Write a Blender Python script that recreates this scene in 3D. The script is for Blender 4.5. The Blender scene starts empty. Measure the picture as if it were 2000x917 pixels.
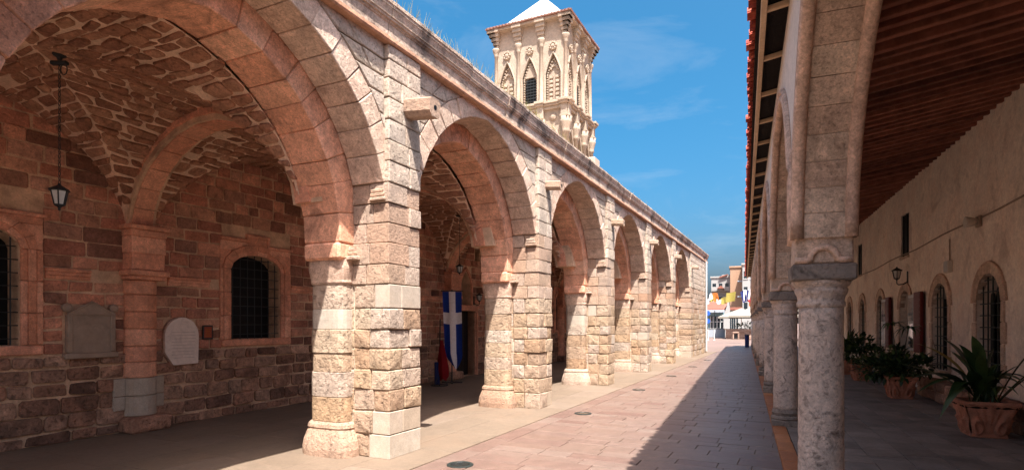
import bpy, math, random
from mathutils import Vector, Matrix, noise
from mathutils.geometry import tessellate_polygon
pi = math.pi
rng = random.Random(7)
scene = bpy.context.scene
COL = scene.collection

# ------------------------------------------------------------------ frames
FPX = 1130.0                      # focal length in pixels of a 2000 px wide picture
CAM_H = 1.65
A0 = math.atan(549 / FPX)         # direction of the church front
A1 = math.atan(454 / FPX)         # direction of the arcade on the other side
S0, C0 = math.sin(A0), math.cos(A0)
S1, C1 = math.sin(A1), math.cos(A1)
def W(u, v, z=0.0):               # church frame: u along the street, v towards the church
    return Vector((u * S0 - v * C0, u * C0 + v * S0, z))
def R(p, d, z=0.0):               # arcade frame: p along the street, d towards the arcade wall
    return Vector((p * S1 + d * C1, p * C1 - d * S1, z))
def FAR(x, Z, z=0.0):             # plaza frame: lateral offset from a far sight line, depth
    return Vector((x, Z, z))

# ------------------------------------------------------------------ camera
cam_d = bpy.data.cameras.new('camera')
cam = bpy.data.objects.new('camera', cam_d); COL.objects.link(cam)
cam.location = (0, 0, CAM_H); cam.rotation_euler = (pi / 2, 0, 0)
cam_d.sensor_width = 36; cam_d.sensor_fit = 'HORIZONTAL'
cam_d.lens = 36 * FPX / 2000
cam_d.shift_y = (630 - 458.5) / 2000
cam_d.clip_start = 0.05; cam_d.clip_end = 3000
scene.camera = cam

# ------------------------------------------------------------------ light
SUN_L, SUN_A = 0.295, 0.40        # metres the light moves towards / along the church per metre of fall
sdir = W(SUN_A, SUN_L, -1).normalized()      # travel direction of the light
sun_el = math.asin(-sdir.z)
to_sun = -sdir
sun_az = math.atan2(to_sun.x, to_sun.y)      # clockwise from +Y
sd = bpy.data.lights.new('sun', 'SUN'); sd.energy = 2.9; sd.angle = math.radians(0.53); sd.color = (1.0, 0.955, 0.91)
so = bpy.data.objects.new('sun', sd); COL.objects.link(so)
so.rotation_euler = sdir.to_track_quat('-Z', 'Y').to_euler(); so.location = (0, 0, 40)

world = bpy.data.worlds.new('World'); scene.world = world; world.use_nodes = True
wn = world.node_tree; wn.nodes.clear()
def wnode(t, **k):
    n = wn.nodes.new(t)
    for a, b in k.items(): setattr(n, a, b)
    return n
sky = wnode('ShaderNodeTexSky', sky_type='NISHITA', sun_disc=False)
sky.sun_elevation = sun_el; sky.sun_rotation = sun_az
sky.air_density = 0.7; sky.dust_density = 6.8; sky.ozone_density = 4.0; sky.altitude = 0
hs = wnode('ShaderNodeHueSaturation'); hs.inputs['Saturation'].default_value = 1.5
hs.inputs['Hue'].default_value = 0.478
wn.links.new(sky.outputs[0], hs.inputs['Color'])
tc = wnode('ShaderNodeTexCoord'); mp = wnode('ShaderNodeMapping'); mp.inputs['Scale'].default_value = (1.2, 1.2, 5.0)
mp.inputs['Rotation'].default_value = (0.3, 0.25, 0.4)
wn.links.new(tc.outputs['Generated'], mp.inputs['Vector'])
nz = wnode('ShaderNodeTexNoise'); nz.inputs['Scale'].default_value = 2.1; nz.inputs['Detail'].default_value = 9; nz.inputs['Roughness'].default_value = 0.62
nz.inputs['Distortion'].default_value = 0.6
wn.links.new(mp.outputs[0], nz.inputs['Vector'])
cr = wnode('ShaderNodeValToRGB'); cr.color_ramp.elements[0].position = 0.53; cr.color_ramp.elements[1].position = 0.95
cr.color_ramp.elements[1].color = (0.4, 0.4, 0.4, 1)
wn.links.new(nz.outputs[0], cr.inputs[0])
mx = wnode('ShaderNodeMix', data_type='RGBA'); mx.inputs['B'].default_value = (2.6, 2.9, 3.2, 1)
wn.links.new(cr.outputs[0], mx.inputs['Factor']); wn.links.new(hs.outputs[0], mx.inputs['A'])
bg = wnode('ShaderNodeBackground'); bg.inputs['Strength'].default_value = 0.063
wo = wnode('ShaderNodeOutputWorld')
wn.links.new(mx.outputs['Result'], bg.inputs['Color']); wn.links.new(bg.outputs[0], wo.inputs[0])

scene.view_settings.view_transform = 'Standard'; scene.view_settings.look = 'None'
scene.view_settings.exposure = 2.34; scene.view_settings.gamma = 1.0
scene.render.engine = 'CYCLES'
scene.cycles.max_bounces = 10; scene.cycles.diffuse_bounces = 8

# ------------------------------------------------------------------ materials
def lin(c):                       # sRGB 0-255 -> linear
    r = []
    for x in c:
        x /= 255.0
        r.append(x / 12.92 if x <= 0.04045 else ((x + 0.055) / 1.055) ** 2.4)
    return tuple(r) + (1.0,)
MATS = {}
def mat(name, cols, var=0.25, vscale=2.0, pit=0.0, pscale=25.0, bump=0.25, bscale=18.0, rough=0.9, spec=0.25,
        stain=None, stain_amt=0.0, stain_scale=1.2, stain_lo=0.5, metal=0.0, fine=0.12, two=None, mottle=0.0):
    """Procedural surface: colour picked per piece from cols, broken by noise, pits and stains; relief by bump."""
    m = bpy.data.materials.new(name); m.use_nodes = True; MATS[name] = m
    t = m.node_tree; N = t.nodes; L = t.links
    for n in list(N): N.remove(n)
    out = N.new('ShaderNodeOutputMaterial'); b = N.new('ShaderNodeBsdfPrincipled')
    L.new(b.outputs[0], out.inputs[0])
    b.inputs['Roughness'].default_value = rough; b.inputs['Specular IOR Level'].default_value = spec
    b.inputs['Metallic'].default_value = metal
    g = N.new('ShaderNodeNewGeometry')
    if len(cols) > 1:
        oi = N.new('ShaderNodeObjectInfo')
        ad = N.new('ShaderNodeMath'); ad.operation = 'ADD'
        L.new(oi.outputs['Random'], ad.inputs[0]); L.new(g.outputs['Random Per Island'], ad.inputs[1])
        fr = N.new('ShaderNodeMath'); fr.operation = 'FRACT'; L.new(ad.outputs[0], fr.inputs[0])
        rp = N.new('ShaderNodeValToRGB'); cr = rp.color_ramp; cr.interpolation = 'LINEAR'
        while len(cr.elements) < len(cols): cr.elements.new(0.5)
        for i, c in enumerate(cols):
            cr.elements[i].position = i / (len(cols) - 1); cr.elements[i].color = lin(c)
        L.new(fr.outputs[0], rp.inputs[0]); base = rp.outputs[0]
    else:
        rg = N.new('ShaderNodeRGB'); rg.outputs[0].default_value = lin(cols[0]); base = rg.outputs[0]
    def noise_n(scale, det, ro=0.6, dist=0.0):
        n = N.new('ShaderNodeTexNoise'); n.inputs['Scale'].default_value = scale
        n.inputs['Detail'].default_value = det; n.inputs['Roughness'].default_value = ro
        n.inputs['Distortion'].default_value = dist
        L.new(g.outputs['Position'], n.inputs['Vector']); return n
    def rangen(src, a, c, lo, hi):
        r = N.new('ShaderNodeMapRange'); r.inputs[1].default_value = a; r.inputs[2].default_value = c
        r.inputs[3].default_value = lo; r.inputs[4].default_value = hi
        L.new(src, r.inputs[0]); return r.outputs[0]
    def mul(col, fac):
        x = N.new('ShaderNodeVectorMath'); x.operation = 'SCALE'
        L.new(col, x.inputs[0]); L.new(fac, x.inputs['Scale']); return x.outputs[0]
    def mixc(fac, a, c):
        x = N.new('ShaderNodeMix'); x.data_type = 'RGBA'
        if isinstance(fac, float): x.inputs['Factor'].default_value = fac
        else: L.new(fac, x.inputs['Factor'])
        L.new(a, x.inputs['A'])
        if isinstance(c, tuple): x.inputs['B'].default_value = c
        else: L.new(c, x.inputs['B'])
        return x.outputs['Result']
    n1 = noise_n(vscale, 5)
    if two is not None:           # a second colour in broad patches
        n2 = noise_n(vscale * 1.7 + 0.3, 6, 0.65, 0.5)
        base = mixc(rangen(n2.outputs[0], 0.42, 0.62, 0.0, 1.0), base, lin(two))
    base = mul(base, rangen(n1.outputs[0], 0.3, 0.7, 1 - var, 1 + var * 0.7))
    nf = noise_n(bscale, 6, 0.7)
    base = mul(base, rangen(nf.outputs[0], 0.3, 0.7, 1 - fine, 1 + fine))
    h = nf.outputs[0]
    if mottle > 0:
        nm = noise_n(bscale * 2.6, 3, 0.75)
        base = mul(base, rangen(nm.outputs[0], 0.32, 0.68, 1 - mottle, 1 + mottle * 0.6))
        nk = noise_n(7.5, 4, 0.7, 0.3)
        base = mul(base, rangen(nk.outputs[0], 0.3, 0.7, 1 - mottle * 0.8, 1 + mottle * 0.5))
    if stain is not None:
        n3 = noise_n(stain_scale, 8, 0.68, 0.8)
        base = mixc(rangen(n3.outputs[0], stain_lo, stain_lo + 0.16, 0.0, stain_amt), base, lin(stain))
    if pit > 0:
        n4 = noise_n(pscale, 5, 0.6, 0.0)
        pf = rangen(n4.outputs[0], 0.32, 0.45, 1.0, 0.0)
        base = mul(base, rangen(pf, 0.0, 1.0, 1.0, 1 - 0.55 * pit))
        s = N.new('ShaderNodeMath'); s.operation = 'MULTIPLY_ADD'; s.inputs[1].default_value = -0.8 * pit
        L.new(pf, s.inputs[0]); L.new(h, s.inputs[2]); h = s.outputs[0]
    L.new(base, b.inputs['Base Color'])
    if bump > 0:
        bp = N.new('ShaderNodeBump'); bp.inputs['Strength'].default_value = bump; bp.inputs['Distance'].default_value = 0.035
        L.new(h, bp.inputs['Height']); L.new(bp.outputs[0], b.inputs['Normal'])
    return m
def plain(name, c, rough=0.6, spec=0.4, metal=0.0, var=0.1, bump=0.05, **k):
    return mat(name, [c], var=var, vscale=3, bump=bump, bscale=40, rough=rough, spec=spec, metal=metal, fine=0.06, **k)

mat('ashlar', [(182, 158, 139), (175, 146, 122), (189, 168, 150), (173, 140, 116), (186, 162, 143), (178, 155, 136), (170, 136, 112), (188, 165, 146)], var=0.2, vscale=3, pit=0.75, pscale=38, bump=0.6, bscale=22, stain=(112,100,90), stain_amt=0.45, stain_scale=2.2, stain_lo=0.53, fine=0.14, mottle=0.15)
mat('rustic', [(180, 159, 136), (174, 144, 113), (184, 164, 146), (166, 135, 107), (180, 159, 136), (175, 149, 122), (163, 133, 108), (184, 165, 147), (173, 152, 135)], var=0.2, vscale=5, pit=0.6, pscale=17, bump=0.9, bscale=13, stain=(112,100,88), stain_amt=0.45, stain_scale=3.0, stain_lo=0.55, fine=0.13, mottle=0.13)
mat('new_stone', [(184, 171, 155), (179, 164, 147), (174, 156, 136)], var=0.1, vscale=3, pit=0.15, pscale=60, bump=0.12, bscale=40, stain=(178,156,132), stain_amt=0.4, stain_scale=1.6, mottle=0.18)
mat('spandrel_stone', [(191, 172, 154), (188, 168, 149), (194, 177, 160), (186, 162, 142), (193, 176, 157), (184, 164, 144)], var=0.22, vscale=4, pit=0.75, pscale=32, bump=0.65, bscale=20, stain=(150,136,122), stain_amt=0.3, stain_scale=2.6, fine=0.15, mottle=0.18)
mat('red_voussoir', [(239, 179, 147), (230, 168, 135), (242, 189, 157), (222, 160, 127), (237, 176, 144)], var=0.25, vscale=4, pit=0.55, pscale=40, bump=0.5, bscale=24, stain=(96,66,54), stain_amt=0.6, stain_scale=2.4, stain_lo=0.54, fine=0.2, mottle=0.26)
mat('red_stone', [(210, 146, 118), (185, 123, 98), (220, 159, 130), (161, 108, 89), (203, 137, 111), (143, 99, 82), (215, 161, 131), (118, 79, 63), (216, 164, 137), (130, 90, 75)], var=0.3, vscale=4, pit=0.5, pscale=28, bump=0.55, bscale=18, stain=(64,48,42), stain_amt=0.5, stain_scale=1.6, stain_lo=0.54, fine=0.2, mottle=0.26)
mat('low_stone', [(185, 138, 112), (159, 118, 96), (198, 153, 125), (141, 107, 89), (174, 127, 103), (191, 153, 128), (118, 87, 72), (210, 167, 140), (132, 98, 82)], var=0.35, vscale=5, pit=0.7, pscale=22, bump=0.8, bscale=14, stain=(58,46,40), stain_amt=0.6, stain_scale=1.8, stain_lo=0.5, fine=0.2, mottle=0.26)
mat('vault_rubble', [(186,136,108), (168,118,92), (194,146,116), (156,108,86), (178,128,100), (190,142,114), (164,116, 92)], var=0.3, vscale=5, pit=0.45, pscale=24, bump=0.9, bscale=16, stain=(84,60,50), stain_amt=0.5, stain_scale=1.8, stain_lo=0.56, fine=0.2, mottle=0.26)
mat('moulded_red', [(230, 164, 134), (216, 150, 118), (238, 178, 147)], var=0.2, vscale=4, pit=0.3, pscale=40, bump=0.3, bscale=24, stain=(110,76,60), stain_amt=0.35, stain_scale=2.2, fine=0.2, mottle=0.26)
mat('ashlar_red', [(211, 183, 160), (208, 177, 154), (214, 187, 165), (206, 173, 150), (211, 183, 160)], var=0.25, vscale=4, pit=0.6, pscale=36, bump=0.55, bscale=22, stain=(120,88,70), stain_amt=0.5, stain_scale=2.4, fine=0.2, mottle=0.26, stain_lo=0.53)
mat('mortar_light', [(206,186,162)], var=0.2, vscale=5, bump=0.4, bscale=50)
mat('mortar_red', [(216, 180, 148)], var=0.25, vscale=4, bump=0.5, bscale=40, stain=(110,84,68), stain_amt=0.5, stain_scale=1.6, mottle=0.18)
mat('mortar_vault', [(232,196,168)], var=0.22, vscale=4, bump=0.6, bscale=30, mottle=0.18)
mat('cornice_stone', [(196,176,156), (186,164,144), (204,186,168)], var=0.2, vscale=4, pit=0.5, pscale=30, bump=0.5, bscale=20, stain=(56,52,50), stain_amt=0.88, stain_scale=1.6, stain_lo=0.485, fine=0.2, mottle=0.26)
mat('strip_stone', [(186,140,112), (196,154,126), (176,128,102)], var=0.25, vscale=5, pit=0.4, bump=0.4, mottle=0.18)
mat('tower_stone', [(166, 150, 132), (162, 145, 126), (169, 155, 137)], var=0.12, vscale=1.5, pit=0.2, pscale=12, bump=0.3, bscale=8, stain=(176,150,128), stain_amt=0.4, stain_scale=1.0, mottle=0.18)
mat('tower_tile', [(128,92,78), (116,84,72)], var=0.2, vscale=3, bump=0.2)
mat('tower_white', [(196, 190, 180)], var=0.06, vscale=0.7, bump=0.05)
mat('pink_paver', [(114, 94, 83), (117, 98, 88), (109, 86, 76), (120, 103, 93), (112, 91, 80), (117, 98, 88), (106, 83, 74), (118, 100, 90)], var=0.14, vscale=5, pit=0.15, pscale=50, bump=0.16, bscale=30, rough=0.42, spec=0.4, two=None, stain=(112,84,76), stain_amt=0.5, stain_scale=3.0, stain_lo=0.54, mottle=0.12)
mat('beige_slab', [(117, 102, 87), (114, 99, 84), (121, 106, 92)], var=0.10, vscale=1.6, bump=0.10, bscale=30, rough=0.6, stain=(124,104,86), stain_amt=0.45, stain_scale=1.2, mottle=0.12)
mat('grout', [(118, 102, 88)], var=0.15, bump=0.2)
mat('grout_dark', [(52,46,44)], var=0.2, bump=0.2)
mat('arcade_tile', [(140,128,120), (126,116,108), (150,136,126), (116,106,98)], var=0.2, vscale=2, bump=0.15, rough=0.55, stain=(70,64,60), stain_amt=0.45, stain_scale=1.4, mottle=0.12)
mat('kerb_tile', [(162, 103, 63), (151, 92, 55), (171, 112, 70)], var=0.2, bump=0.2, rough=0.6, mottle=0.12)
mat('plaza_ground', [(121, 102, 92)], var=0.12, vscale=0.35, bump=0.05, rough=0.6, stain=(126,100,90), stain_amt=0.5, stain_scale=0.5, mottle=0.12)
mat('plaster_white', [(226,214,202)], var=0.08, vscale=1.2, bump=0.12, bscale=20, stain=(196,178,160), stain_amt=0.4, stain_scale=0.9, mottle=0.12)
mat('plaster_wall', [(242, 226, 208)], var=0.12, vscale=0.8, bump=0.6, bscale=9, two=(238,216,196), stain=(150,124,108), stain_amt=0.45, stain_scale=1.3, stain_lo=0.53, mottle=0.12)
mat('arcade_voussoir', [(220, 193, 170), (206, 176, 153), (229, 204, 180)], var=0.18, vscale=3, pit=0.55, pscale=40, bump=0.5, bscale=26, stain=(130,108,92), stain_amt=0.55, stain_scale=2.5, fine=0.2, mottle=0.26, stain_lo=0.53)
mat('arcade_mould', [(225, 191, 167), (214, 178, 155)], var=0.18, vscale=4, pit=0.3, bump=0.45, stain=(120,98,84), stain_amt=0.5, stain_scale=3, fine=0.2, mottle=0.26)
mat('column_stone', [(220, 201, 187)], var=0.2, vscale=4, pit=0.5, pscale=34, bump=0.7, bscale=24, stain=(92,82,76), stain_amt=0.85, stain_scale=8.0, stain_lo=0.52, fine=0.2, mottle=0.16)
mat('column_dark', [(146,134,124)], var=0.25, vscale=5, pit=0.6, pscale=40, bump=0.6, bscale=30, stain=(70,64,60), stain_amt=0.7, stain_scale=5)
mat('rafter_wood', [(155, 97, 79), (126, 78, 64), (164, 105, 85), (111, 69, 58)], var=0.35, vscale=6, bump=0.3, bscale=30, rough=0.75)
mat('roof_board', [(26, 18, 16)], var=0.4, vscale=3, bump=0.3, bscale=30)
mat('fascia_wood', [(206,176,144)], var=0.15, bump=0.1)
mat('roof_tile', [(164,74,56), (140,58,46), (178,90,68), (150,66,56)], var=0.3, vscale=5, bump=0.3, bscale=30, rough=0.8)
mat('terracotta', [(204,140,112)], var=0.25, vscale=6, bump=0.3, bscale=40, rough=0.85, stain=(120,74,56), stain_amt=0.5, stain_scale=7, mottle=0.18)
mat('soil', [(52,40,32)], var=0.3, bump=0.6)
mat('leaf', [(44, 66, 34), (34, 54, 28), (58, 80, 40), (40, 60, 36), (84, 104, 52), (66, 84, 44), (96, 112, 64)], var=0.3, vscale=8, bump=0.05, rough=0.4, spec=0.4)
mat('leaf_yellow', [(150,126,50), (96,104,44)], var=0.3, vscale=8, bump=0.05, rough=0.45)
mat('stem', [(66,62,42)], var=0.3, bump=0.2)
mat('iron', [(39, 42, 43)], var=0.2, bump=0.1, rough=0.55, spec=0.4)
mat('iron_green', [(34, 41, 38)], var=0.2, bump=0.1, rough=0.5, spec=0.4)
mat('dark_room', [(16,16,17)], var=0.3, bump=0.0, rough=0.5)
mat('door_wood', [(40,30,26), (34,26,24)], var=0.3, vscale=6, bump=0.3, rough=0.6)
mat('red_wood', [(97, 30, 28)], var=0.2, bump=0.1, rough=0.55)
mat('white_paint', [(186, 184, 179)], var=0.06, bump=0.04, rough=0.5)
mat('plaque_grey', [(160,140,122)], var=0.15, vscale=4, bump=0.25, stain=(112,100,90), stain_amt=0.5, stain_scale=2.5)
mat('carved_shadow', [(176,156,142)], var=0.1, bump=0.1)
mat('plaque_marble', [(222,204,190)], var=0.08, vscale=4, bump=0.1, rough=0.5, stain=(168,140,124), stain_amt=0.6, stain_scale=5, stain_lo=0.56)
mat('notice_red', [(150,66,44)], var=0.2, bump=0.05, rough=0.4)
mat('flag_blue', [(24,52,132)], var=0.12, bump=0.05, rough=0.8)
mat('flag_white', [(228,220,216)], var=0.06, bump=0.05, rough=0.8)
mat('flag_red', [(160,28,34)], var=0.15, bump=0.05, rough=0.8)
mat('cover_glass', [(42, 44, 42)], var=0.2, bump=0.02, rough=0.12, spec=0.6)
mat('window_glass', [(34,44,50)], var=0.2, bump=0.0, rough=0.06, spec=0.9)
mat('lamp_glass', [(196,196,190)], var=0.05, bump=0.0, rough=0.2)
mat('mirror_glass', [(150,150,148)], var=0.05, bump=0.0, rough=0.05, spec=0.9, metal=0.85)
mat('white_wall', [(152, 150, 146)], var=0.05, vscale=0.5, bump=0.03)
mat('tan_wall', [(160,128,104)], var=0.06, vscale=0.4, bump=0.03)
mat('grey_wall', [(150,156,162)], var=0.06, vscale=0.4, bump=0.03)
mat('teal_wall', [(120,150,156)], var=0.08, vscale=0.6, bump=0.03)
mat('far_roof', [(137, 87, 73)], var=0.15, vscale=2, bump=0.2)
mat('canvas', [(128, 122, 111)], var=0.05, bump=0.05, rough=0.9)
mat('planter_stone', [(155, 127, 109), (146, 116, 99), (164, 137, 121)], var=0.12, vscale=2, bump=0.2)
mat('yellow_cloth', [(146, 132, 65)], var=0.1, bump=0.03)
mat('orange_cloth', [(176,104,46)], var=0.1, bump=0.03)
mat('blue_paint', [(40,84,160)], var=0.1, bump=0.03)
mat('navy_cloth', [(38,46,92)], var=0.1, bump=0.03)
mat('pale_plastic', [(206,196,182)], var=0.06, bump=0.03, rough=0.5)
mat('weed', [(120,118,70), (146,134,86), (100,110,60)], var=0.3, bump=0.0)

# ------------------------------------------------------------------ mesh building
ident = lambda a, b, c: Vector((a, b, c))
class MB:
    def __init__(s): s.v = []; s.f = []; s.m = []
    def add(s, vs, fs, mi=0):
        o = len(s.v); s.v.extend(vs)
        for f in fs: s.f.append([i + o for i in f]); s.m.append(mi)
    def block(s, fm, lo, hi, bev=0.01, jit=0.0, bulge=0.0, mi=0, r=rng):
        """chamfered block between lo and hi in the parameters of fm"""
        c = [(lo[i] + hi[i]) / 2 for i in range(3)]; h = [abs(hi[i] - lo[i]) / 2 for i in range(3)]
        bv = min(bev, 0.45 * min(h) if min(h) > 0 else bev)
        pts = []; idx = {}
        for sx in (-1, 1):
            for sy in (-1, 1):
                for sz in (-1, 1):
                    j = [r.uniform(-jit, jit) for _ in range(3)]
                    for ax in range(3):
                        q = []
                        for k, sg in enumerate((sx, sy, sz)):
                            q.append(c[k] + sg * (h[k] - (0 if k == ax else bv)) + j[k])
                        idx[(sx, sy, sz, ax)] = len(pts); pts.append(q)
        fs = []
        for ax in range(3):
            a, b = [k for k in range(3) if k != ax]
            for sg in (-1, 1):
                def key(x, y):
                    q = [0, 0, 0]; q[ax] = sg; q[a] = x; q[b] = y; return idx[(q[0], q[1], q[2], ax)]
                ring = [key(-1, -1), key(1, -1), key(1, 1), key(-1, 1)]
                if bulge > 0:
                    q = [sum(pts[i][k] for i in ring) / 4 for k in range(3)]
                    q[ax] += sg * bulge * r.uniform(0.3, 1.2)
                    q[a] += r.uniform(-0.25, 0.25) * h[a]; q[b] += r.uniform(-0.25, 0.25) * h[b]
                    ci = len(pts); pts.append(q)
                    for i in range(4): fs.append([ring[i], ring[(i + 1) % 4], ci])
                else: fs.append(ring)
        for ax in range(3):
            a, b = [k for k in range(3) if k != ax]
            for x in (-1, 1):
                for y in (-1, 1):
                    def key(e, fa):
                        q = [0, 0, 0]; q[ax] = e; q[a] = x; q[b] = y; return idx[(q[0], q[1], q[2], fa)]
                    fs.append([key(-1, a), key(1, a), key(1, b), key(-1, b)])
        for sx in (-1, 1):
            for sy in (-1, 1):
                for sz in (-1, 1): fs.append([idx[(sx, sy, sz, k)] for k in range(3)])
        s.add([fm(*q) for q in pts], fs, mi); return s
    def stone(s, fm, pts, depth=0.03, bev=0.02, jit=0.01, round_=0.3, mi=0, r=rng, back=0.03, dome=0.01):
        """irregular stone on a surface fm(s,t,n): outline pts (convex), corners rounded, face proud by depth"""
        n = len(pts); ring = []
        P = [(x + r.uniform(-jit, jit), y + r.uniform(-jit, jit)) for x, y in pts]
        for i in range(n):
            a, b, c = P[i - 1], P[i], P[(i + 1) % n]
            la = math.hypot(a[0]-b[0], a[1]-b[1]) + 1e-6; lc = math.hypot(c[0]-b[0], c[1]-b[1]) + 1e-6
            k = round_ * min(la, lc) * 0.5 * r.uniform(0.5, 1.1)
            ring.append((b[0] + (a[0]-b[0]) / la * k, b[1] + (a[1]-b[1]) / la * k))
            ring.append((b[0] + (c[0]-b[0]) / lc * k, b[1] + (c[1]-b[1]) / lc * k))
        m = len(ring); cx = sum(p[0] for p in ring) / m; cy = sum(p[1] for p in ring) / m
        vs = [fm(x, y, -back) for x, y in ring] + [fm(x, y, depth - bev) for x, y in ring]
        for x, y in ring:
            l = math.hypot(x - cx, y - cy) + 1e-6; k = max(0.3, 1 - bev * 1.3 / l)
            vs.append(fm(cx + (x - cx) * k, cy + (y - cy) * k, depth + r.uniform(-0.3, 0.3) * bev))
        vs.append(fm(cx, cy, depth + dome))
        fs = []
        for i in range(m):
            j = (i + 1) % m
            fs.append([i, j, m + j, m + i]); fs.append([m + i, m + j, 2*m + j, 2*m + i]); fs.append([2*m + i, 2*m + j, 3*m])
        s.add(vs, fs, mi); return s
    def tube(s, pts, r, n=6, mi=0, cap=True):
        pts = [Vector(p) for p in pts]; rr = r if isinstance(r, (list, tuple)) else [r] * len(pts)
        vs = []; fs = []; up = Vector((0.13, 0.29, 0.95))
        for i, p in enumerate(pts):
            t = (pts[min(i + 1, len(pts) - 1)] - pts[max(i - 1, 0)]).normalized()
            x = t.cross(up)
            if x.length < 0.05: x = t.cross(Vector((1, 0.1, 0)))
            x.normalize(); y = t.cross(x)
            for k in range(n):
                a = 2 * pi * k / n; vs.append(p + x * math.cos(a) * rr[i] + y * math.sin(a) * rr[i])
        for i in range(len(pts) - 1):
            for k in range(n):
                k2 = (k + 1) % n; fs.append([i*n + k, i*n + k2, (i+1)*n + k2, (i+1)*n + k])
        if cap: fs.append(list(range(n))[::-1]); fs.append([(len(pts)-1)*n + k for k in range(n)])
        s.add(vs, fs, mi); return s
    def lathe(s, fm, prof, n=16, a0=0.0, a1=2 * pi, mi=0, cap=True):
        """profile (r,z) turned about the origin of fm(x,y,z)"""
        full = abs(a1 - a0 - 2 * pi) < 1e-6; k = n if full else n + 1
        vs = []; fs = []
        for r_, z in prof:
            for i in range(k):
                a = a0 + (a1 - a0) * i / n; vs.append(fm(r_ * math.cos(a), r_ * math.sin(a), z))
        for j in range(len(prof) - 1):
            for i in range(n):
                i2 = (i + 1) % k; fs.append([j*k + i, j*k + i2, (j+1)*k + i2, (j+1)*k + i])
        if cap: fs.append(list(range(k))[::-1]); fs.append([(len(prof)-1)*k + i for i in range(k)])
        s.add(vs, fs, mi); return s
    def prism(s, fm, pts, n0, n1, mi=0):
        """outline pts extruded along the third parameter"""
        m = len(pts); vs = [fm(x, y, n0) for x, y in pts] + [fm(x, y, n1) for x, y in pts]
        fs = [[i, (i + 1) % m, m + (i + 1) % m, m + i] for i in range(m)]
        tri = tessellate_polygon([[Vector((x, y, 0)) for x, y in pts]])
        fs += [list(t) for t in tri] + [[i + m for i in t] for t in tri]
        s.add(vs, fs, mi); return s
    def sheet(s, fm, outer, holes, reveal=0.3, mi=0):
        polys = [outer] + holes; flat = [p for q in polys for p in q]
        tri = tessellate_polygon([[Vector((x, y, 0)) for x, y in q] for q in polys])
        s.add([fm(x, y, 0) for x, y in flat], [list(t) for t in tri], mi)
        for q in holes:
            m = len(q); s.add([fm(x, y, 0) for x, y in q] + [fm(x, y, -reveal) for x, y in q],
                              [[i, (i + 1) % m, m + (i + 1) % m, m + i] for i in range(m)], mi)
        return s
    def grid(s, fn, nu, nv, mi=0, wrap=False):
        vs = [fn(i / nu, j / nv) for j in range(nv + 1) for i in range(nu + 1)]
        k = nu + 1
        s.add(vs, [[j*k + i, j*k + i + 1, (j+1)*k + i + 1, (j+1)*k + i] for j in range(nv) for i in range(nu)], mi); return s
    def build(s, name, material, parent=None, smooth=False):
        vv = s.v if XF is None else [XF @ Vector(v) for v in s.v]
        me = bpy.data.meshes.new(name); me.from_pydata([tuple(v) for v in vv], [], s.f)
        ms = material if isinstance(material, (list, tuple)) else [material]
        for q in ms: me.materials.append(MATS[q])
        if len(ms) > 1: me.polygons.foreach_set('material_index', s.m)
        if smooth: me.polygons.foreach_set('use_smooth', [True] * len(me.polygons))
        o = bpy.data.objects.new(name, me); COL.objects.link(o)
        if parent is not None: attach(o, parent)
        return o
BASE = {}
XF = None                         # turn applied to everything built in the plaza frame
def attach(o, parent):
    o.parent = parent
    if parent.name in BASE: o.matrix_parent_inverse = Matrix.Translation(-BASE[parent.name])
def thing(name, label, cat, loc, group=None):
    if XF is not None: loc = XF @ Vector(loc)
    o = bpy.data.objects.new(name, None); COL.objects.link(o); o.location = loc
    o.empty_display_size = 0.2; BASE[o.name] = Vector(loc)
    return tag(o, label, cat, group)
def tag(o, label, cat, group=None):
    o['label'] = label; o['category'] = cat
    if group: o['group'] = group
    return o
def struct(o): o['kind'] = 'structure'; return o
def stuff(o, label=None, cat=None):
    o['kind'] = 'stuff'
    if label: o['label'] = label
    if cat: o['category'] = cat
    return o
def arch_outline(c, w, z0, zs, zt, n=10, power=2.0, ex=0.5):
    """opening: sill z0, springing zs, crown zt"""
    pts = [(c - w, z0), (c + w, z0)]
    for i in range(n + 1):
        a = pi * i / n; x = math.cos(a)
        pts.append((c + w * x, zs + (zt - zs) * max(0.0, 1 - abs(x) ** power) ** ex))
    return pts
def clip_rows(z0, z1, hmin, hmax, r=rng):
    zs = [z0]
    while zs[-1] < z1 - hmin * 0.6: zs.append(zs[-1] + r.uniform(hmin, hmax))
    k = (z1 - z0) / (zs[-1] - z0); return [z0 + (z - z0) * k for z in zs]
def cuts(a, b, lmin, lmax, r=rng):
    xs = [a]
    while xs[-1] < b - lmin * 0.7: xs.append(xs[-1] + r.uniform(lmin, lmax))
    if len(xs) == 1: return [a, b]
    k = (b - a) / (xs[-1] - a); return [a + (x - a) * k for x in xs]
# ------------------------------------------------------------------ ground, street, floors
DELTA = A0 - A1
def kerb_v(u, d=0.42):            # v of the arcade kerb line at a given u
    p = (u - d * math.sin(DELTA)) / math.cos(DELTA)
    return p * math.sin(DELTA) - d * math.cos(DELTA)
g = MB(); g.add([Vector((-900, -300, -0.03)), Vector((900, -300, -0.03)), Vector((900, 1500, -0.03)), Vector((-900, 1500, -0.03))], [[0, 1, 2, 3]])
struct(g.build('ground', 'plaza_ground'))

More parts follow.
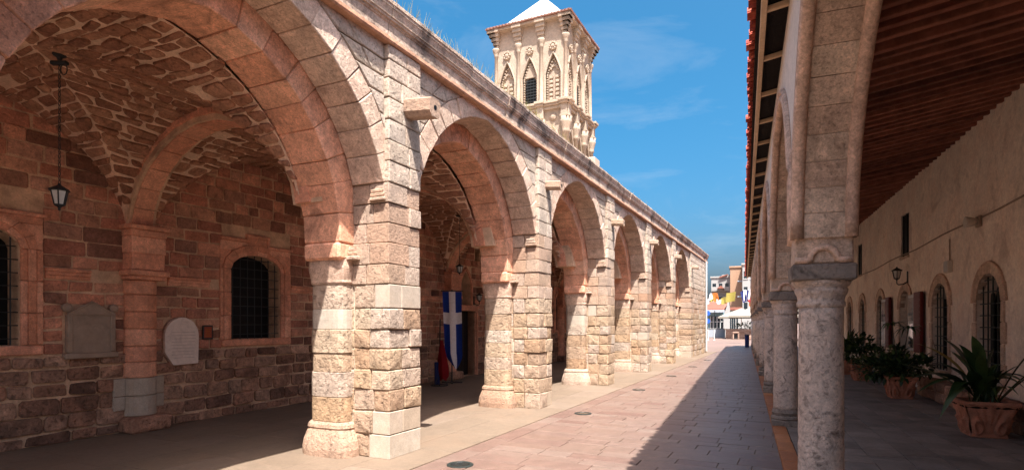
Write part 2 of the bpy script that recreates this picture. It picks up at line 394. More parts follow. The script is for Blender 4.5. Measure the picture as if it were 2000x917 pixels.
st = MB(); st.add([W(-4, 3.86, 0), W(-4, kerb_v(-4) - .2, 0), W(46, kerb_v(46) - .2, 0), W(46, 3.86, 0)], [[0, 1, 2, 3]])
street = struct(st.build('street', 'grout'))
FW = lambda u, v, z: W(u, v, z)
pav = []
r = random.Random(3)
u = 4.4
while u < 45.5:
    hgt = r.choice((0.30, 0.33, 0.27, 0.36, 0.24)); 
    # border course along the porch, then random lengths across the street
    v = 3.55; vend = kerb_v(u)
    if not pav or r.random() < 2: pass
    x = v - 0.002
    first = True
    while x > vend:
        l = r.uniform(0.28, 0.95) if not first else r.uniform(0.2, 0.9)
        first = False
        x2 = max(x - l, vend - 0.1)
        if x - x2 > 0.08: pav.append((u, u + hgt, x2, x))
        x = x2
    u += hgt
u = 4.3
while u < 45:                     # border stones set lengthwise
    l = r.uniform(0.45, 0.95); pav.append((u, u + l, 3.552, 3.85)); u += l
def seen(u, v): q = W(u, v); return q.y
pav.sort(key=lambda q: -((q[1]-q[0]) * (q[3]-q[2]) / max(4, seen(q[0], q[2])) ** 3))
rest = MB()
for i, (ua, ub, va, vb) in enumerate(pav):
    gp = 0.004; zt = 0.012 + r.uniform(-0.002, 0.002)
    tgt = MB() if i < 300 else rest
    tgt.block(FW, (ua + gp, va + gp, -0.012), (ub - gp, vb - gp, zt), 0.003, 0.0015, r=r)
    if i < 300: tgt.build('paver', 'pink_paver', street)
o = stuff(rest.build('paver_field', 'pink_paver', street))

pf = MB(); pf.add([W(-4, 3.86, 0.0), W(-4, 9.2, 0.0), W(34.6, 9.2, 0.0), W(34.6, 3.86, 0.0)], [[3, 2, 1, 0]])
porch = struct(pf.build('porch_floor', 'beige_slab'))
sl = []
v = 3.862
while v < 9.05:
    dv = r.choice((0.5, 0.6, 0.7)); u = 0.0 + r.uniform(0, 0.8)
    while u < 34.4:
        l = r.uniform(0.8, 1.5); sl.append((u, min(u + l, 34.5), v, min(v + dv, 9.1))); u += l
    v += dv
sl.sort(key=lambda q: seen(q[0], q[2])); rest = MB()
for i, (ua, ub, va, vb) in enumerate(sl):
    tgt = MB() if i < 240 else rest
    gp = 0.0025
    tgt.block(FW, (ua + gp, va + gp, -0.012), (ub - gp, vb - gp, 0.014 + r.uniform(-.001, .001)), 0.002, 0.0, r=r)
    if i < 240: tgt.build('floor_slab', 'beige_slab', porch)
stuff(rest.build('floor_slab_field', 'beige_slab', porch))

AFZ = 0.05                        # arcade floor level
WALL_D = 4.0
FR = lambda p, d, z: R(p, d, z)
af = MB(); af.block(FR, (-4, 0.58, -0.02), (44, WALL_D + 0.1, AFZ - 0.012), 0.002)
afl = struct(af.build('arcade_floor', 'grout_dark'))
tl = []
d = 0.60
while d < WALL_D - 0.02:
    p = 1.5 + r.uniform(0, .4)
    while p < 43.5: tl.append((p, p + 0.42, d, min(d + 0.395, WALL_D))); p += 0.42
    d += 0.395
tl.sort(key=lambda q: (R(q[0], q[2]).y < 4.4, seen(q[0] * .98, -q[2]))); rest = MB()
for i, (a, b, c_, d_) in enumerate(tl):
    tgt = MB() if i < 300 else rest
    tgt.block(FR, (a + .005, c_ + .005, AFZ - .02), (b - .005, d_ - .005, AFZ + r.uniform(-.003, .003)), 0.003, 0.001, r=r)
    if i < 300: tgt.build('floor_tile', 'arcade_tile', afl)
stuff(rest.build('floor_tile_field', 'arcade_tile', afl))
kb = MB(); kb.block(FR, (-4, 0.41, -0.02), (44, 0.59, AFZ - 0.016), 0.003)
kerb = struct(kb.build('kerb', 'grout_dark'))
p = 2.0; i = 0
rest = MB()
while p < 43.5:
    l = 0.6
    tgt = MB() if i < 40 else rest
    tgt.block(FR, (p + .004, 0.402, -.015), (p + l - .004, 0.592, AFZ + .004), 0.008, 0.003, r=r)
    if i < 40: tgt.build('kerb_tile', 'kerb_tile', kerb)
    p += l; i += 1
stuff(rest.build('kerb_tile_field', 'kerb_tile', kerb))

# ------------------------------------------------------------------ church porch
BAY = 4.55
PIERS = [5.59 + BAY * k for k in range(-2, 6)]         # near edge of each buttress
PW = 0.66
END_U = 34.1
AE, AHC, AR = 0.2, 2.68, 2.23                          # pointed arch: centre offset, centre height, radius
AIN = 0.30
church = thing('church_porch', 'long cream stone church porch with pointed arches along the street', 'church', W(5.9, 6, 0))
def part(mb, name, m, parent=None, smooth=False): return mb.build(name, m, parent or church, smooth)
def arc_pts(uc, side, rho, zlo, n=12):
    """points (u,z) of one half of an arch from low to crown"""
    th0 = math.asin(max(-1, min(1, (zlo - AHC) / rho))); th1 = math.acos(AE / rho)
    return [(uc + side * (-AE + rho * math.cos(th0 + (th1 - th0) * i / n)), AHC + rho * math.sin(th0 + (th1 - th0) * i / n)) for i in range(n + 1)]
UC = [a + PW + (BAY - PW) / 2 for a in PIERS]          # bay centre after pier k
UC0 = [PIERS[0] - (BAY - PW) / 2] + UC

def voussoirs(parent, uc, side, rho0, rho1, zlo, v0, v1, count, m, rr, far=False, merged=None):
    th0 = math.asin((zlo - AHC) / rho0); th1 = math.acos(AE / rho0) + 0.02
    ed = [th0]
    for i in range(count): ed.append(ed[-1] + rr.uniform(0.8, 1.2))
    ed = [th0 + (e - th0) * (th1 - th0) / (ed[-1] - th0) for e in ed]
    def fm(a, rho, v):
        th = a / rho0
        x = max(0.0, -AE + rho * math.cos(th)); return W(uc + side * x, v, AHC + rho * math.sin(th))
    for i in range(count):
        t = merged if merged is not None else MB()
        dz = rr.uniform(-.008, .008)
        t.block(fm, (ed[i] * rho0 + .004, rho0 + rr.uniform(-.004, .004), v0 + dz), (ed[i+1] * rho0 - .003, rho1, v1), rr.uniform(.005, .014), 0.005, 0.005, r=rr)
        if merged is None: t.build('voussoir', m, parent)

rr = random.Random(21)
COURSE_LOW = [0, .30, .58, .84, 1.08, 1.34, 1.57, 1.83, 2.12]
COURSE_MID = [2.12, 2.36, 2.62, 2.86, 3.10, 3.34]
COURSE_TOP = [3.34, 3.60, 3.85, 4.10, 4.36, 4.60, 4.82, 5.00]
for k, pu in enumerate(PIERS):
    near = k in (2, 3, 4, 5)
    merged = {}
    def put(mb, name, m, smooth=False):
        pass
    pe = pu + PW if k < len(PIERS) - 1 else END_U
    uc = (pu + pe) / 2
    core = MB(); core.block(FW, (pu + .03, 4.40, -.01), (pe - .03, 5.44, 2.72), .01)
    pier = part(core, 'pier', 'mortar_light')
    if k == 2: pier['label'] = 'buttressed pier patched with smooth pale new stone'
    bins = {}
    def emit(fn, name, m, smooth=False):
        if near:
            t = MB(); fn(t); t.build(name, m, pier, smooth)
        else:
            t = bins.setdefault((name, m), MB()); fn(t)
    # buttress courses: two or three blocks each, broken across one way, then the other
    def courses(zs, rough, v0, v1):
        for ci in range(len(zs) - 1):
            za, zb = zs[ci] + .005, zs[ci + 1] - .005
            if ci == 0 and zs[0] == 0: za = 0.012
            m = 'rustic' if rough else 'ashlar'
            bl = .012 if rough else .003; bv = .011 if rough else .006; ji = .007 if rough else .003
            cell = []
            if (ci + k) % 2 == 0:
                vm = v0 + (v1 - v0) * rr.uniform(.42, .62); um = pu + (pe - pu) * rr.uniform(.35, .65)
                cell = [(pu, pe, v0, vm), (pu, um, vm, v1), (um, pe, vm, v1)] if rr.random() < .6 else [(pu, um, v0, vm), (um, pe, v0, vm), (pu, pe, vm, v1)]
            else:
                um = pu + (pe - pu) * rr.uniform(.35, .65); vm = v0 + (v1 - v0) * rr.uniform(.4, .6)
                cell = [(pu, um, v0, vm), (pu, um, vm, v1), (um, pe, v0, v1)]
            if pe - pu > 1: cell = [(a, b, c_, d_) for a0, b0, c_, d_ in [(pu, pe, v0, v1)] for a, b in zip(cuts(pu, pe, .4, .7, rr)[:-1], cuts(pu, pe, .4, .7, rr)[1:])] if False else \
                [(a, b, v0, v1) for a, b in (lambda q: list(zip(q[:-1], q[1:])))(cuts(pu, pe, .4, .7, rr))]
            for (a, b, c_, d_) in cell:
                mm = m
                if rough and rr.random() < .08: mm = 'new_stone'
                if rough and k == 2 and ci in (0, 1) : mm = 'new_stone' if c_ < v0 + .1 else 'rustic'
                q = .0 if mm == 'new_stone' else 1
                o1 = rr.uniform(-.008, .012) * q
                emit(lambda t: t.block(FW, (a + .005 - (o1 if a == pu else 0), c_ + .005 - (o1 if c_ == v0 else 0), za), (b - .005 + (o1 if b == pe else 0), d_ - .005, zb), bv if q else .006, ji * q + .001, bl * q, r=rr), 'block', mm, False)
    courses(COURSE_LOW, True, 4.35, 4.90)
    courses(COURSE_MID, False, 4.36, 4.92)
    # core strip beside the half columns
    for zs in (COURSE_LOW, COURSE_MID[:3]):
        for ci in range(len(zs) - 1):
            za, zb = max(.012, zs[ci] + .005), zs[ci + 1] - .005
            emit(lambda t: t.block(FW, (pu + .02, 4.91, za), (pe - .02, 5.49, zb), .011, .005, .006, r=rr), 'block', 'rustic', False)
    # half columns with bases and moulded capitals
    for side, cu in ((-1, pu + .035), (1, pe - .035)):
        if k == len(PIERS) - 1 and side == 1: continue
        def fm(x, y, z, cu=cu, side=side): return W(cu + side * x, 5.23 + y, z)
        def fe(x, y, z, cu=cu, side=side):
            q = (x ** 4 + y ** 4) ** .25 if x or y else 1.0; k_ = math.hypot(x, y) / q
            return W(cu + side * (x * k_ * .80 + .01), 5.215 + y * k_ * 1.16, z)
        emit(lambda t: t.lathe(fe, [(.335, .012), (.34, .10), (.325, .20), (.295, .29), (.275, .34), (.285, .36), (.275, .40), (.25, .43)], 14, -pi / 2, pi / 2), 'column_base', 'ashlar', False)
        zs = [.43]
        while zs[-1] < 2.0: zs.append(zs[-1] + rr.uniform(.24, .34))
        zs = [.43 + (z - .43) * (2.13 - .43) / (zs[-1] - .43) for z in zs]
        for za, zb in zip(zs[:-1], zs[1:]):
            ra = .235 + rr.uniform(-.008, .008)
            mm = 'new_stone' if rr.random() < .08 else 'rustic'
            emit(lambda t: t.lathe(fe, [(ra - .007, za + .001), (ra, za + .008), (ra + .003, (za + zb) / 2), (ra, zb - .008), (ra - .007, zb - .001)], 14, -pi / 2, pi / 2), 'drum', mm, False)
        emit(lambda t: t.lathe(fe, [(.24, 2.125), (.252, 2.15), (.25, 2.18), (.262, 2.24), (.275, 2.32), (.272, 2.44)], 14, -pi / 2, pi / 2), 'capital', 'ashlar_red', False)
        emit(lambda t: t.block(fm, (-.05, -.315, 2.42), (.272, .27, 2.63), .03, .003, r=rr), 'capital_block', 'red_voussoir', False)
        # little stepped corbel at the street side of the capital
        for j in range(3):
            emit(lambda t: t.block(fm, (-.03, -.44 + j * .05, 2.42 + j * .055), (.12 - j * .02 + .03, -.30, 2.47 + j * .055), .012, .002, r=rr), 'corbel', 'ashlar', False)
    # impost fragment under the outer arch
    for j in range(3):
        emit(lambda t: t.block(FW, (pu - .05 + j * .012, 4.40 + j * .02, 3.12 + j * .05), (pu + .10, 4.62, 3.165 + j * .05), .012, .002, r=rr), 'corbel', 'ashlar', False)
    # pilaster strip above the springing
    for ci in range(len(COURSE_TOP) - 1):
        za, zb = COURSE_TOP[ci] + .004, COURSE_TOP[ci + 1] - .004
        xs = [pu, pe] if rr.random() < .3 else [pu, pu + (pe - pu) * rr.uniform(.35, .65), pe]
        if pe - pu > 1: xs = cuts(pu, pe, .4, .7, rr)
        for a, b in zip(xs[:-1], xs[1:]):
            emit(lambda t: t.block(FW, (a + .004, 4.355 + rr.uniform(-.006, .006), za), (b - .004, 4.56, zb), .010, .004, .006, r=rr), 'block', 'spandrel_stone', False)
    for (nm, m), t in bins.items(): stuff(t.build(nm, m, pier, nm == 'base_ring'))

    # wall over the pier between the two arches
    ucl, ucr = UC0[k], UC0[k + 1]
    last = k == len(PIERS) - 1
    rho = AR + .06
    left = arc_pts(ucl, 1, rho, 2.72); right = arc_pts(ucr, -1, rho, 2.72)
    outl = [(ucl, 5.25)] + left[::-1] + (right if not last else [(END_U - .02, 2.72), (END_U - .02, 5.25)])
    outl += [] if last else [(ucr, 5.25)]
    sp = MB(); sp.prism(lambda a, b, c_: W(a, c_, b), outl, 4.455, 5.53)
    spw = part(sp, 'spandrel_wall', 'mortar_light')
    # spandrel stones either side of the pilaster
    nearw = k in (1, 2, 3, 4)
    binw = MB()
    fs = lambda a, b, n: W(a, 4.455 - n, b)
    for side in (1, -1):          # 1: in the bay before (right flank of that arch); -1: bay after
        if last and side == -1: continue
        ucx = ucl if side == 1 else ucr
        edge = pu if side == 1 else pe
        zz = clip_rows(3.75, 5.01, .19, .27, rr)
        for za, zb in zip(zz[:-1], zz[1:]):
            rho_e = AR + .30
            def xe(z):
                q = rho_e ** 2 - (z - AHC) ** 2
                return ucx + side * max(0, -AE + math.sqrt(max(0, q)))
            a0, a1 = xe(za), xe(zb)
            n = max(1, int(abs(edge - (a0 + a1) / 2) / .42 + .5))
            if abs(edge - a1) < .05: continue
            t_ = [0] + [ (i + rr.uniform(-.2, .2)) / n for i in range(1, n)] + [1]
            for i in range(n):
                P = [(a0 + (edge - a0) * t_[i], za), (a0 + (edge - a0) * t_[i+1], za), (a1 + (edge - a1) * t_[i+1], zb), (a1 + (edge - a1) * t_[i], zb)]
                gx = .006 * (1 if edge > a0 else -1)
                P = [(P[0][0] + gx, za + .006), (P[1][0] - gx, za + .006), (P[2][0] - gx, zb - .006), (P[3][0] + gx, zb - .006)]
                t = MB() if nearw else binw
                t.stone(fs, P, .035, .012, .006, .12, r=rr, dome=.004)
                if nearw: t.build('spandrel_block', 'spandrel_stone', spw)
    if binw.v: stuff(binw.build('spandrel_block', 'spandrel_stone', spw))

# arches: an outer and an inner order in every bay
for k in range(len(PIERS) - 1):
    uc = UC[k]
    near = k in (1, 2, 3, 4)
    strip = arc_pts(uc, 1, AR + .16, 3.3, 10); 
    back = MB()
    for sgn in (1, -1):
        a = arc_pts(uc, sgn, AR + .10, 3.0, 12); b_ = arc_pts(uc, sgn, AR + .06, 3.0, 12)
        back.prism(lambda x, y, z: W(x, z, y), a + b_[::-1], 4.45, 4.90)
        a = arc_pts(uc, sgn, AR + .10, 2.7, 12); b_ = arc_pts(uc, sgn, AR - AIN + .03, 2.66, 12)
        back.prism(lambda x, y, z: W(x, z, y), a + b_[::-1], 4.93, 5.46)
    arch = part(back, 'arch', 'mortar_red')
    mo = None if near else MB(); mi_ = None if near else MB()
    for sgn in (1, -1):
        voussoirs(arch, uc, sgn, AR, AR + .29, 3.34, 4.418, 4.90, 9, 'ashlar_red', rr, merged=mo)
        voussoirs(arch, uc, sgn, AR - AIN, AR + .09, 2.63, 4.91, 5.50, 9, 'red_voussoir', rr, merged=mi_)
    if mo: stuff(mo.build('voussoir', 'ashlar_red', arch)); stuff(mi_.build('voussoir', 'red_voussoir', arch))

# cornice in blocks along the whole front
PROF = [(4.66, 5.00), (4.33, 5.00), (4.315, 5.02), (4.318, 5.06), (4.345, 5.063), (4.348, 5.225), (4.335, 5.235), (4.332, 5.255), (4.312, 5.262), (4.31, 5.285),
        (4.298, 5.295), (4.288, 5.35), (4.278, 5.385), (4.272, 5.388), (4.272, 5.42), (4.262, 5.425), (4.262, 5.465), (4.275, 5.478), (4.66, 5.49)]
cw = MB(); cw.block(FW, (-4, 4.45, 5.01), (END_U, 5.3, 5.48), .01); cwo = part(cw, 'parapet', 'mortar_light')
u = -3.6; i = 0
while u < END_U + .1:
    l = rr.uniform(.62, 1.25); b = min(u + l, END_U + .12)
    t = MB(); dz = rr.uniform(-.008, .008); dv = rr.uniform(-.008, .008)
    prof = PROF[3:]; lowp = PROF[:4] + [(4.66, 5.06)]
    fmc = lambda a, z, n: W(n, a + dv, z + dz)
    t.prism(fmc, [(4.66, 5.064)] + PROF[4:], u + .005, b - .005); t.build('cornice_block', 'cornice_stone', cwo)
    t = MB(); t.prism(lambda a, z, n: W(n, a, z), lowp, u + .003, b - .003); t.build('corbel_course', 'strip_stone', cwo)
    u = b; i += 1
    if b >= END_U + .12: break
rf = MB(); rf.block(FW, (-4, 4.6, 5.36), (END_U, 9.4, 5.47), .01); part(rf, 'roof', 'mortar_light')
cb = MB(); cb.block(FW, (12.28, 4.55, 5.56), (12.52, 4.80, 5.80), .01); 
cb = MB(); cb.block(FW, (13.55, 4.34, 5.48), (13.95, 4.62, 5.70), .02); part(cb, 'parapet_block', 'new_stone')
nv = MB(); nv.block(FW, (-4, 9.6, 0), (END_U, 20, 8.2), .02); part(nv, 'nave', 'ashlar')
ew = MB(); ew.block(FW, (END_U - .5, 5.4, 0), (END_U - .02, 9.4, 5.5), .02); part(ew, 'end_wall', 'ashlar')

# water spouts on each buttress
for k, pu in enumerate(PIERS):
    if k < 1: continue
    us = pu + PW * .62; zc = 4.36 + rr.uniform(-.03, .03); ln = rr.uniform(.36, .42) if k == 2 else rr.uniform(.28, .38); sc_ = 1.0 if k == 2 else .72
    t = MB()
    def fsp(a, b, c_): return W(us + a * sc_, 4.37 - b, zc + c_ * sc_ - .10 * b)
    oct_ = [(-.12, -.08), (-.07, -.14), (.07, -.14), (.12, -.08), (.12, .06), (.08, .09), (-.08, .09), (-.12, .06)]
    t.prism(lambda a, c_, b: fsp(a, b, c_), oct_, -.15, ln)
    sp_ = part(t, 'water_spout', 'ashlar')
    t = MB(); t.tube([fsp(0, ln - .02, -.02), fsp(0, ln + .006, -.02)], .03, 10); t.build('spout_hole', 'dark_room', sp_)
# drain pipe near the far corner
t = MB(); t.tube([W(33.2, 4.28, .1), W(33.2, 4.28, 5.0)], .05, 8); part(t, 'drain_pipe', 'white_paint')
for z in (.6, 1.9, 3.2, 4.5):
    t = MB(); t.tube([W(33.2, 4.36, z), W(33.2, 4.25, z)], .02, 6); part(t, 'pipe_clip', 'iron')

# ------------------------------------------------------------------ porch interior
BW = 9.05
RESP = [5.5 + 4.45 * k for k in range(-2, 7)]
win_c = [3.42, 7.66, 19.0, 23.4, 27.9]
holes = [arch_outline(c, .55, 1.36, 2.62, 2.90, 10) for c in win_c]
door_h = [(14.72, .02), (15.90, .02), (15.90, 2.02), (14.72, 2.02)]
niche = arch_outline(15.35, .30, 2.20, 2.85, 3.22, 10, 1.3, .8)
slot = [(15.95, 3.62), (16.25, 3.62), (16.25, 4.02), (15.95, 4.02)]
fb = lambda a, b, n: W(a, BW - n, b)
t = MB(); t.sheet(fb, [(-4, -.02), (END_U - .4, -.02), (END_U - .4, 5.2), (-4, 5.2)], holes + [door_h, niche, slot], .32)
bwall = part(t, 'back_wall', 'mortar_red')
obst = [(c - .72, c + .80, 1.22, 3.30) for c in win_c] + [(14.55, 16.05, 0, 2.2), (14.98, 15.72, 2.1, 3.3), (15.9, 16.3, 3.58, 4.06)]
obst += [(u - .2, u + .2, 0, 3.2) for u in RESP]
obst += [(4.47, 5.14, 1.16, 1.90), (5.88, 6.42, 1.0, 1.66)]
zr = [0.0, .16, .40, .64, .84, 1.03, 1.20, 1.38, 1.55, 1.72, 1.90, 2.08, 2.24]
zr2 = [2.40, 2.58, 2.80, 3.02, 3.20, 3.40, 3.62, 3.80, 4.02, 4.2, 4.4, 4.6, 4.8]
rows = list(zip(zr[:-1], zr[1:])) + list(zip(zr2[:-1], zr2[1:]))
cand = []
rb = random.Random(5)
for za, zb in rows:
    free = [(-1.0, END_U - .6)]
    for (a, b, c_, d_) in obst:
        if d_ <= za + .04 or c_ >= zb - .04: continue
        nf = []
        for (x, y) in free:
            if b <= x or a >= y: nf.append((x, y))
            else:
                if a > x: nf.append((x, a))
                if b < y: nf.append((b, y))
        free = nf
    for (x, y) in free:
        if y - x < .06: continue
        cs = cuts(x, y, .22 if za > 1.0 else .28, .55, rb)
        for a, b in zip(cs[:-1], cs[1:]): cand.append((a, b, za, zb))
cand.sort(key=lambda q: W(q[0], BW).y if q[1] > 1.4 else 99)
low_rest, hi_rest = MB(), MB()
for i, (a, b, za, zb) in enumerate(cand):
    low = zb < 1.22
    gp = rb.uniform(.007, .017)
    j1, j2 = rb.uniform(-.012, .012), rb.uniform(-.012, .012)
    P = [(a + gp, za + gp + j1), (b - gp, za + gp + j2), (b - gp, zb - gp + j2 * .6), (a + gp, zb - gp + j1 * .6)]
    if za == 0: P = [(x, max(y, .02)) for x, y in P]
    sep = i < 300
    t = MB() if sep else (low_rest if low else hi_rest)
    t.stone(fb, P, rb.uniform(.006, .028) + (rb.uniform(0, .03) if low else 0), .010, .018 if low else .009, .34 if low else .18, r=rb, dome=.005)
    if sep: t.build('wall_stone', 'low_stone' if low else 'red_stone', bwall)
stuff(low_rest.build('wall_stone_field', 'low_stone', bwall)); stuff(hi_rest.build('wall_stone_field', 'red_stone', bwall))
# string course
u = -1.0
while u < END_U - 1:
    l = rb.uniform(.45, .75)
    if not any(a < u + l and b > u and c_ < 2.38 and d_ > 2.26 for (a, b, c_, d_) in obst):
        for za, zb, n in ((2.25, 2.30, .03), (2.30, 2.35, .045), (2.35, 2.395, .065)):
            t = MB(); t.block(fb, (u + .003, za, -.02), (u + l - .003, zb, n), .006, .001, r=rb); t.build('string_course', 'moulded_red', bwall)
    u += l

# responds on the back wall and the transverse arches they carry
TS, TR = 3.12, 1.30               # springing height and rise
for k, ur in enumerate(RESP):
    near = k in (1, 2, 3, 4)
    fm = lambda x, y, z: W(ur + y, BW + .02 - x, z)
    t = MB(); t.lathe(fm, [(.2, .0), (.2, 3.1)], 10, -pi / 2, pi / 2); resp = part(t, 'respond', 'mortar_red')
    t = MB(); t.block(fm, (0, -.31, .012), (.36, .31, .24), .03, .008, .012, r=rb); t.build('respond_base', 'low_stone', resp)
    zs = [.24, .55, .82, 1.06, 1.3, 1.56, 1.82, 2.08, 2.30]
    for i, (za, zb) in enumerate(zip(zs[:-1], zs[1:])):
        mm = 'new_stone' if i in (0, 1) and k == 2 else 'moulded_red'
        t = MB(); t.lathe(fm, [(.225, za + .003), (.24, za + .015), (.24, zb - .015), (.225, zb - .003)], 12, -pi / 2, pi / 2); t.build('drum', mm, resp, False)
        if k == 2 and i in (0, 1):
            for a, b in ((-.40, -.235), (.235, .36)):
                t = MB(); t.block(fm, (0, a, za + .004 + (.1 if i == 0 else 0)), (.07, b, zb - .004), .006, .002, r=rb); t.build('patch_block', 'new_stone', resp)
    for za, zb, e in ((2.30, 2.36, .27), (2.36, 2.44, .30), (2.44, 2.70, .25), (2.70, 2.95, .26), (2.95, 3.05, .27), (3.05, 3.12, .31)):
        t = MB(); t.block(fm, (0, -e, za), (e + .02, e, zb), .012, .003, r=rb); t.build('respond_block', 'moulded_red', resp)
    # transverse arch across the porch
    va, vb = 5.46, BW - .02; vc = (va + vb) / 2 + .05; hw = (vb - va) / 2 - .12
    def prof(tt, off):            # tt 0..1 over the span, off outward from the intrados
        a = pi * tt; x = math.cos(a)
        px, pz = hw * x, TS + TR * max(0, 1 - abs(x) ** 1.9) ** .55
        a2 = a + (.01 if a < pi / 2 else -.01); x2 = math.cos(a2); qx, qz = hw * x2, TS + TR * max(0, 1 - abs(x2) ** 1.9) ** .55
        tx, tz = (qx - px), (qz - pz); l = math.hypot(tx, tz) + 1e-9
        nx, nz = tz / l, -tx / l
        if nx * x < 0 or (abs(x) < .1 and nz < 0): nx, nz = -nx, -nz
        return px + nx * off, pz + nz * off
    tarch = MB(); 
    fm2 = lambda tt, off, uu: (lambda q: W(ur + uu, vc + q[0], q[1]))(prof(tt, off))
    ed = [0] 
    nvs = 13
    tb = MB()
    for i in range(nvs): tb.block(fm2, (i / nvs, .02, -.20), ((i + 1) / nvs, .5, .20), .0)
    tao = part(tb, 'transverse_arch', 'mortar_red')
    mer = None if near else MB()
    for i in range(nvs):
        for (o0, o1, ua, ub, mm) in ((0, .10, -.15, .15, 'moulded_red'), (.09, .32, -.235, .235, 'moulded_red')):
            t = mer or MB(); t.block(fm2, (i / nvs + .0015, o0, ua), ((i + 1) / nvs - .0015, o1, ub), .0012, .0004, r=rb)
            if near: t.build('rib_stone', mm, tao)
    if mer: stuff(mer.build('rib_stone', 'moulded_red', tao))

# groin vaults
VS, VR = 2.98, 1.62
def hprof(x): return VS + VR * max(0.0, 1 - abs(x) ** 2.0) ** .55
rv = random.Random(12); vcount = 0
for k in range(1, len(RESP) - 1):
    ua, ub = RESP[k] + .2, RESP[k + 1] - .2; uc, uw = (ua + ub) / 2, (ub - ua) / 2
    va, vb = 5.47, BW; vc, vw = (va + vb) / 2, (vb - va) / 2
    if ua > END_U - 2: continue
    t = MB()
    def vf(a, b):
        x = -math.cos(pi * a); y = -math.cos(pi * b)
        return W(uc + uw * x, vc + vw * y, max(hprof(x), hprof(y)))
    t.grid(vf, 44, 44)
    vo = part(t, 'vault', 'mortar_vault', smooth=False)
    near = k == 1
    # arc length tables
    tab = [0.0]; N_ = 200
    def tabulate(w):
        q = [0.0]
        for i in range(N_):
            x0, x1 = -math.cos(pi * i / N_), -math.cos(pi * (i + 1) / N_)
            q.append(q[-1] + math.hypot((x1 - x0) * w, hprof(x1) - hprof(x0)))
        return q
    for kind, w, w2, c1_, c2_ in (('A', uw, vw, uc, vc), ('B', vw, uw, vc, uc)):
        T = tabulate(w)
        def at(s_):
            s_ = max(0, min(T[-1], s_)); lo = 0
            hi = N_
            while hi - lo > 1:
                m_ = (lo + hi) // 2
                if T[m_] <= s_: lo = m_
                else: hi = m_
            f = (s_ - T[lo]) / max(1e-9, T[hi] - T[lo]); a = pi * (lo + f) / N_
            return -math.cos(a)
        def fm(s_, q, n):
            x = at(s_); e = .01
            x0, x1 = at(s_ - e), at(s_ + e)
            tx, tz = (x1 - x0) * w, hprof(x1) - hprof(x0); l = math.hypot(tx, tz) + 1e-9
            nx, nz = tz / l, -tx / l
            a_, z_ = c1_ + x * w + nx * n, hprof(x) + nz * n
            return W(a_, q, z_) if kind == 'A' else W(q, a_, z_)
        nr = int(T[-1] / .14)
        ss = [T[-1] * (i + (rv.uniform(-.32, .32) if 0 < i < nr else 0)) / nr for i in range(nr + 1)]
        binv = MB()
        for i in range(nr):
            x0, x1 = abs(at(ss[i])), abs(at(ss[i + 1]))
            for sg in (-1, 1):
                q0, q1 = c2_ + sg * w2 * x0, c2_ + sg * w2 * x1; qe = c2_ + sg * w2
                L_ = abs(qe - (q0 + q1) / 2)
                if L_ < .06: continue
                n = max(1, int(L_ / rv.uniform(.2, .40) + .5)); ts = [0] + [(j + rv.uniform(-.28, .28)) / n for j in range(1, n)] + [1]
                for j in range(n):
                    def pt(s_, qq, tt): return (s_, qq + (qe - qq) * tt)
                    P = [pt(ss[i], q0, ts[j]), pt(ss[i], q0, ts[j + 1]), pt(ss[i + 1], q1, ts[j + 1]), pt(ss[i + 1], q1, ts[j])]
                    cx = sum(p[0] for p in P) / 4; cy = sum(p[1] for p in P) / 4
                    sh = rv.uniform(.70, .88)
                    if rv.random() < .04: continue
                    P = [(cx + (p[0] - cx) * sh * rv.uniform(.85, 1.1), cy + (p[1] - cy) * (1 - (1 - sh) * .6)) for p in P]
                    sep = near and (kind == 'B' or sg == 1) and vcount < 300
                    vcount += sep
                    t = MB() if sep else binv
                    t.stone(fm, P, rv.uniform(.010, .045), .012, .024, .45, r=rv, dome=.008)
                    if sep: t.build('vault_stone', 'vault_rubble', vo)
        if binv.v: stuff(binv.build('vault_stone_field', 'vault_rubble', vo))

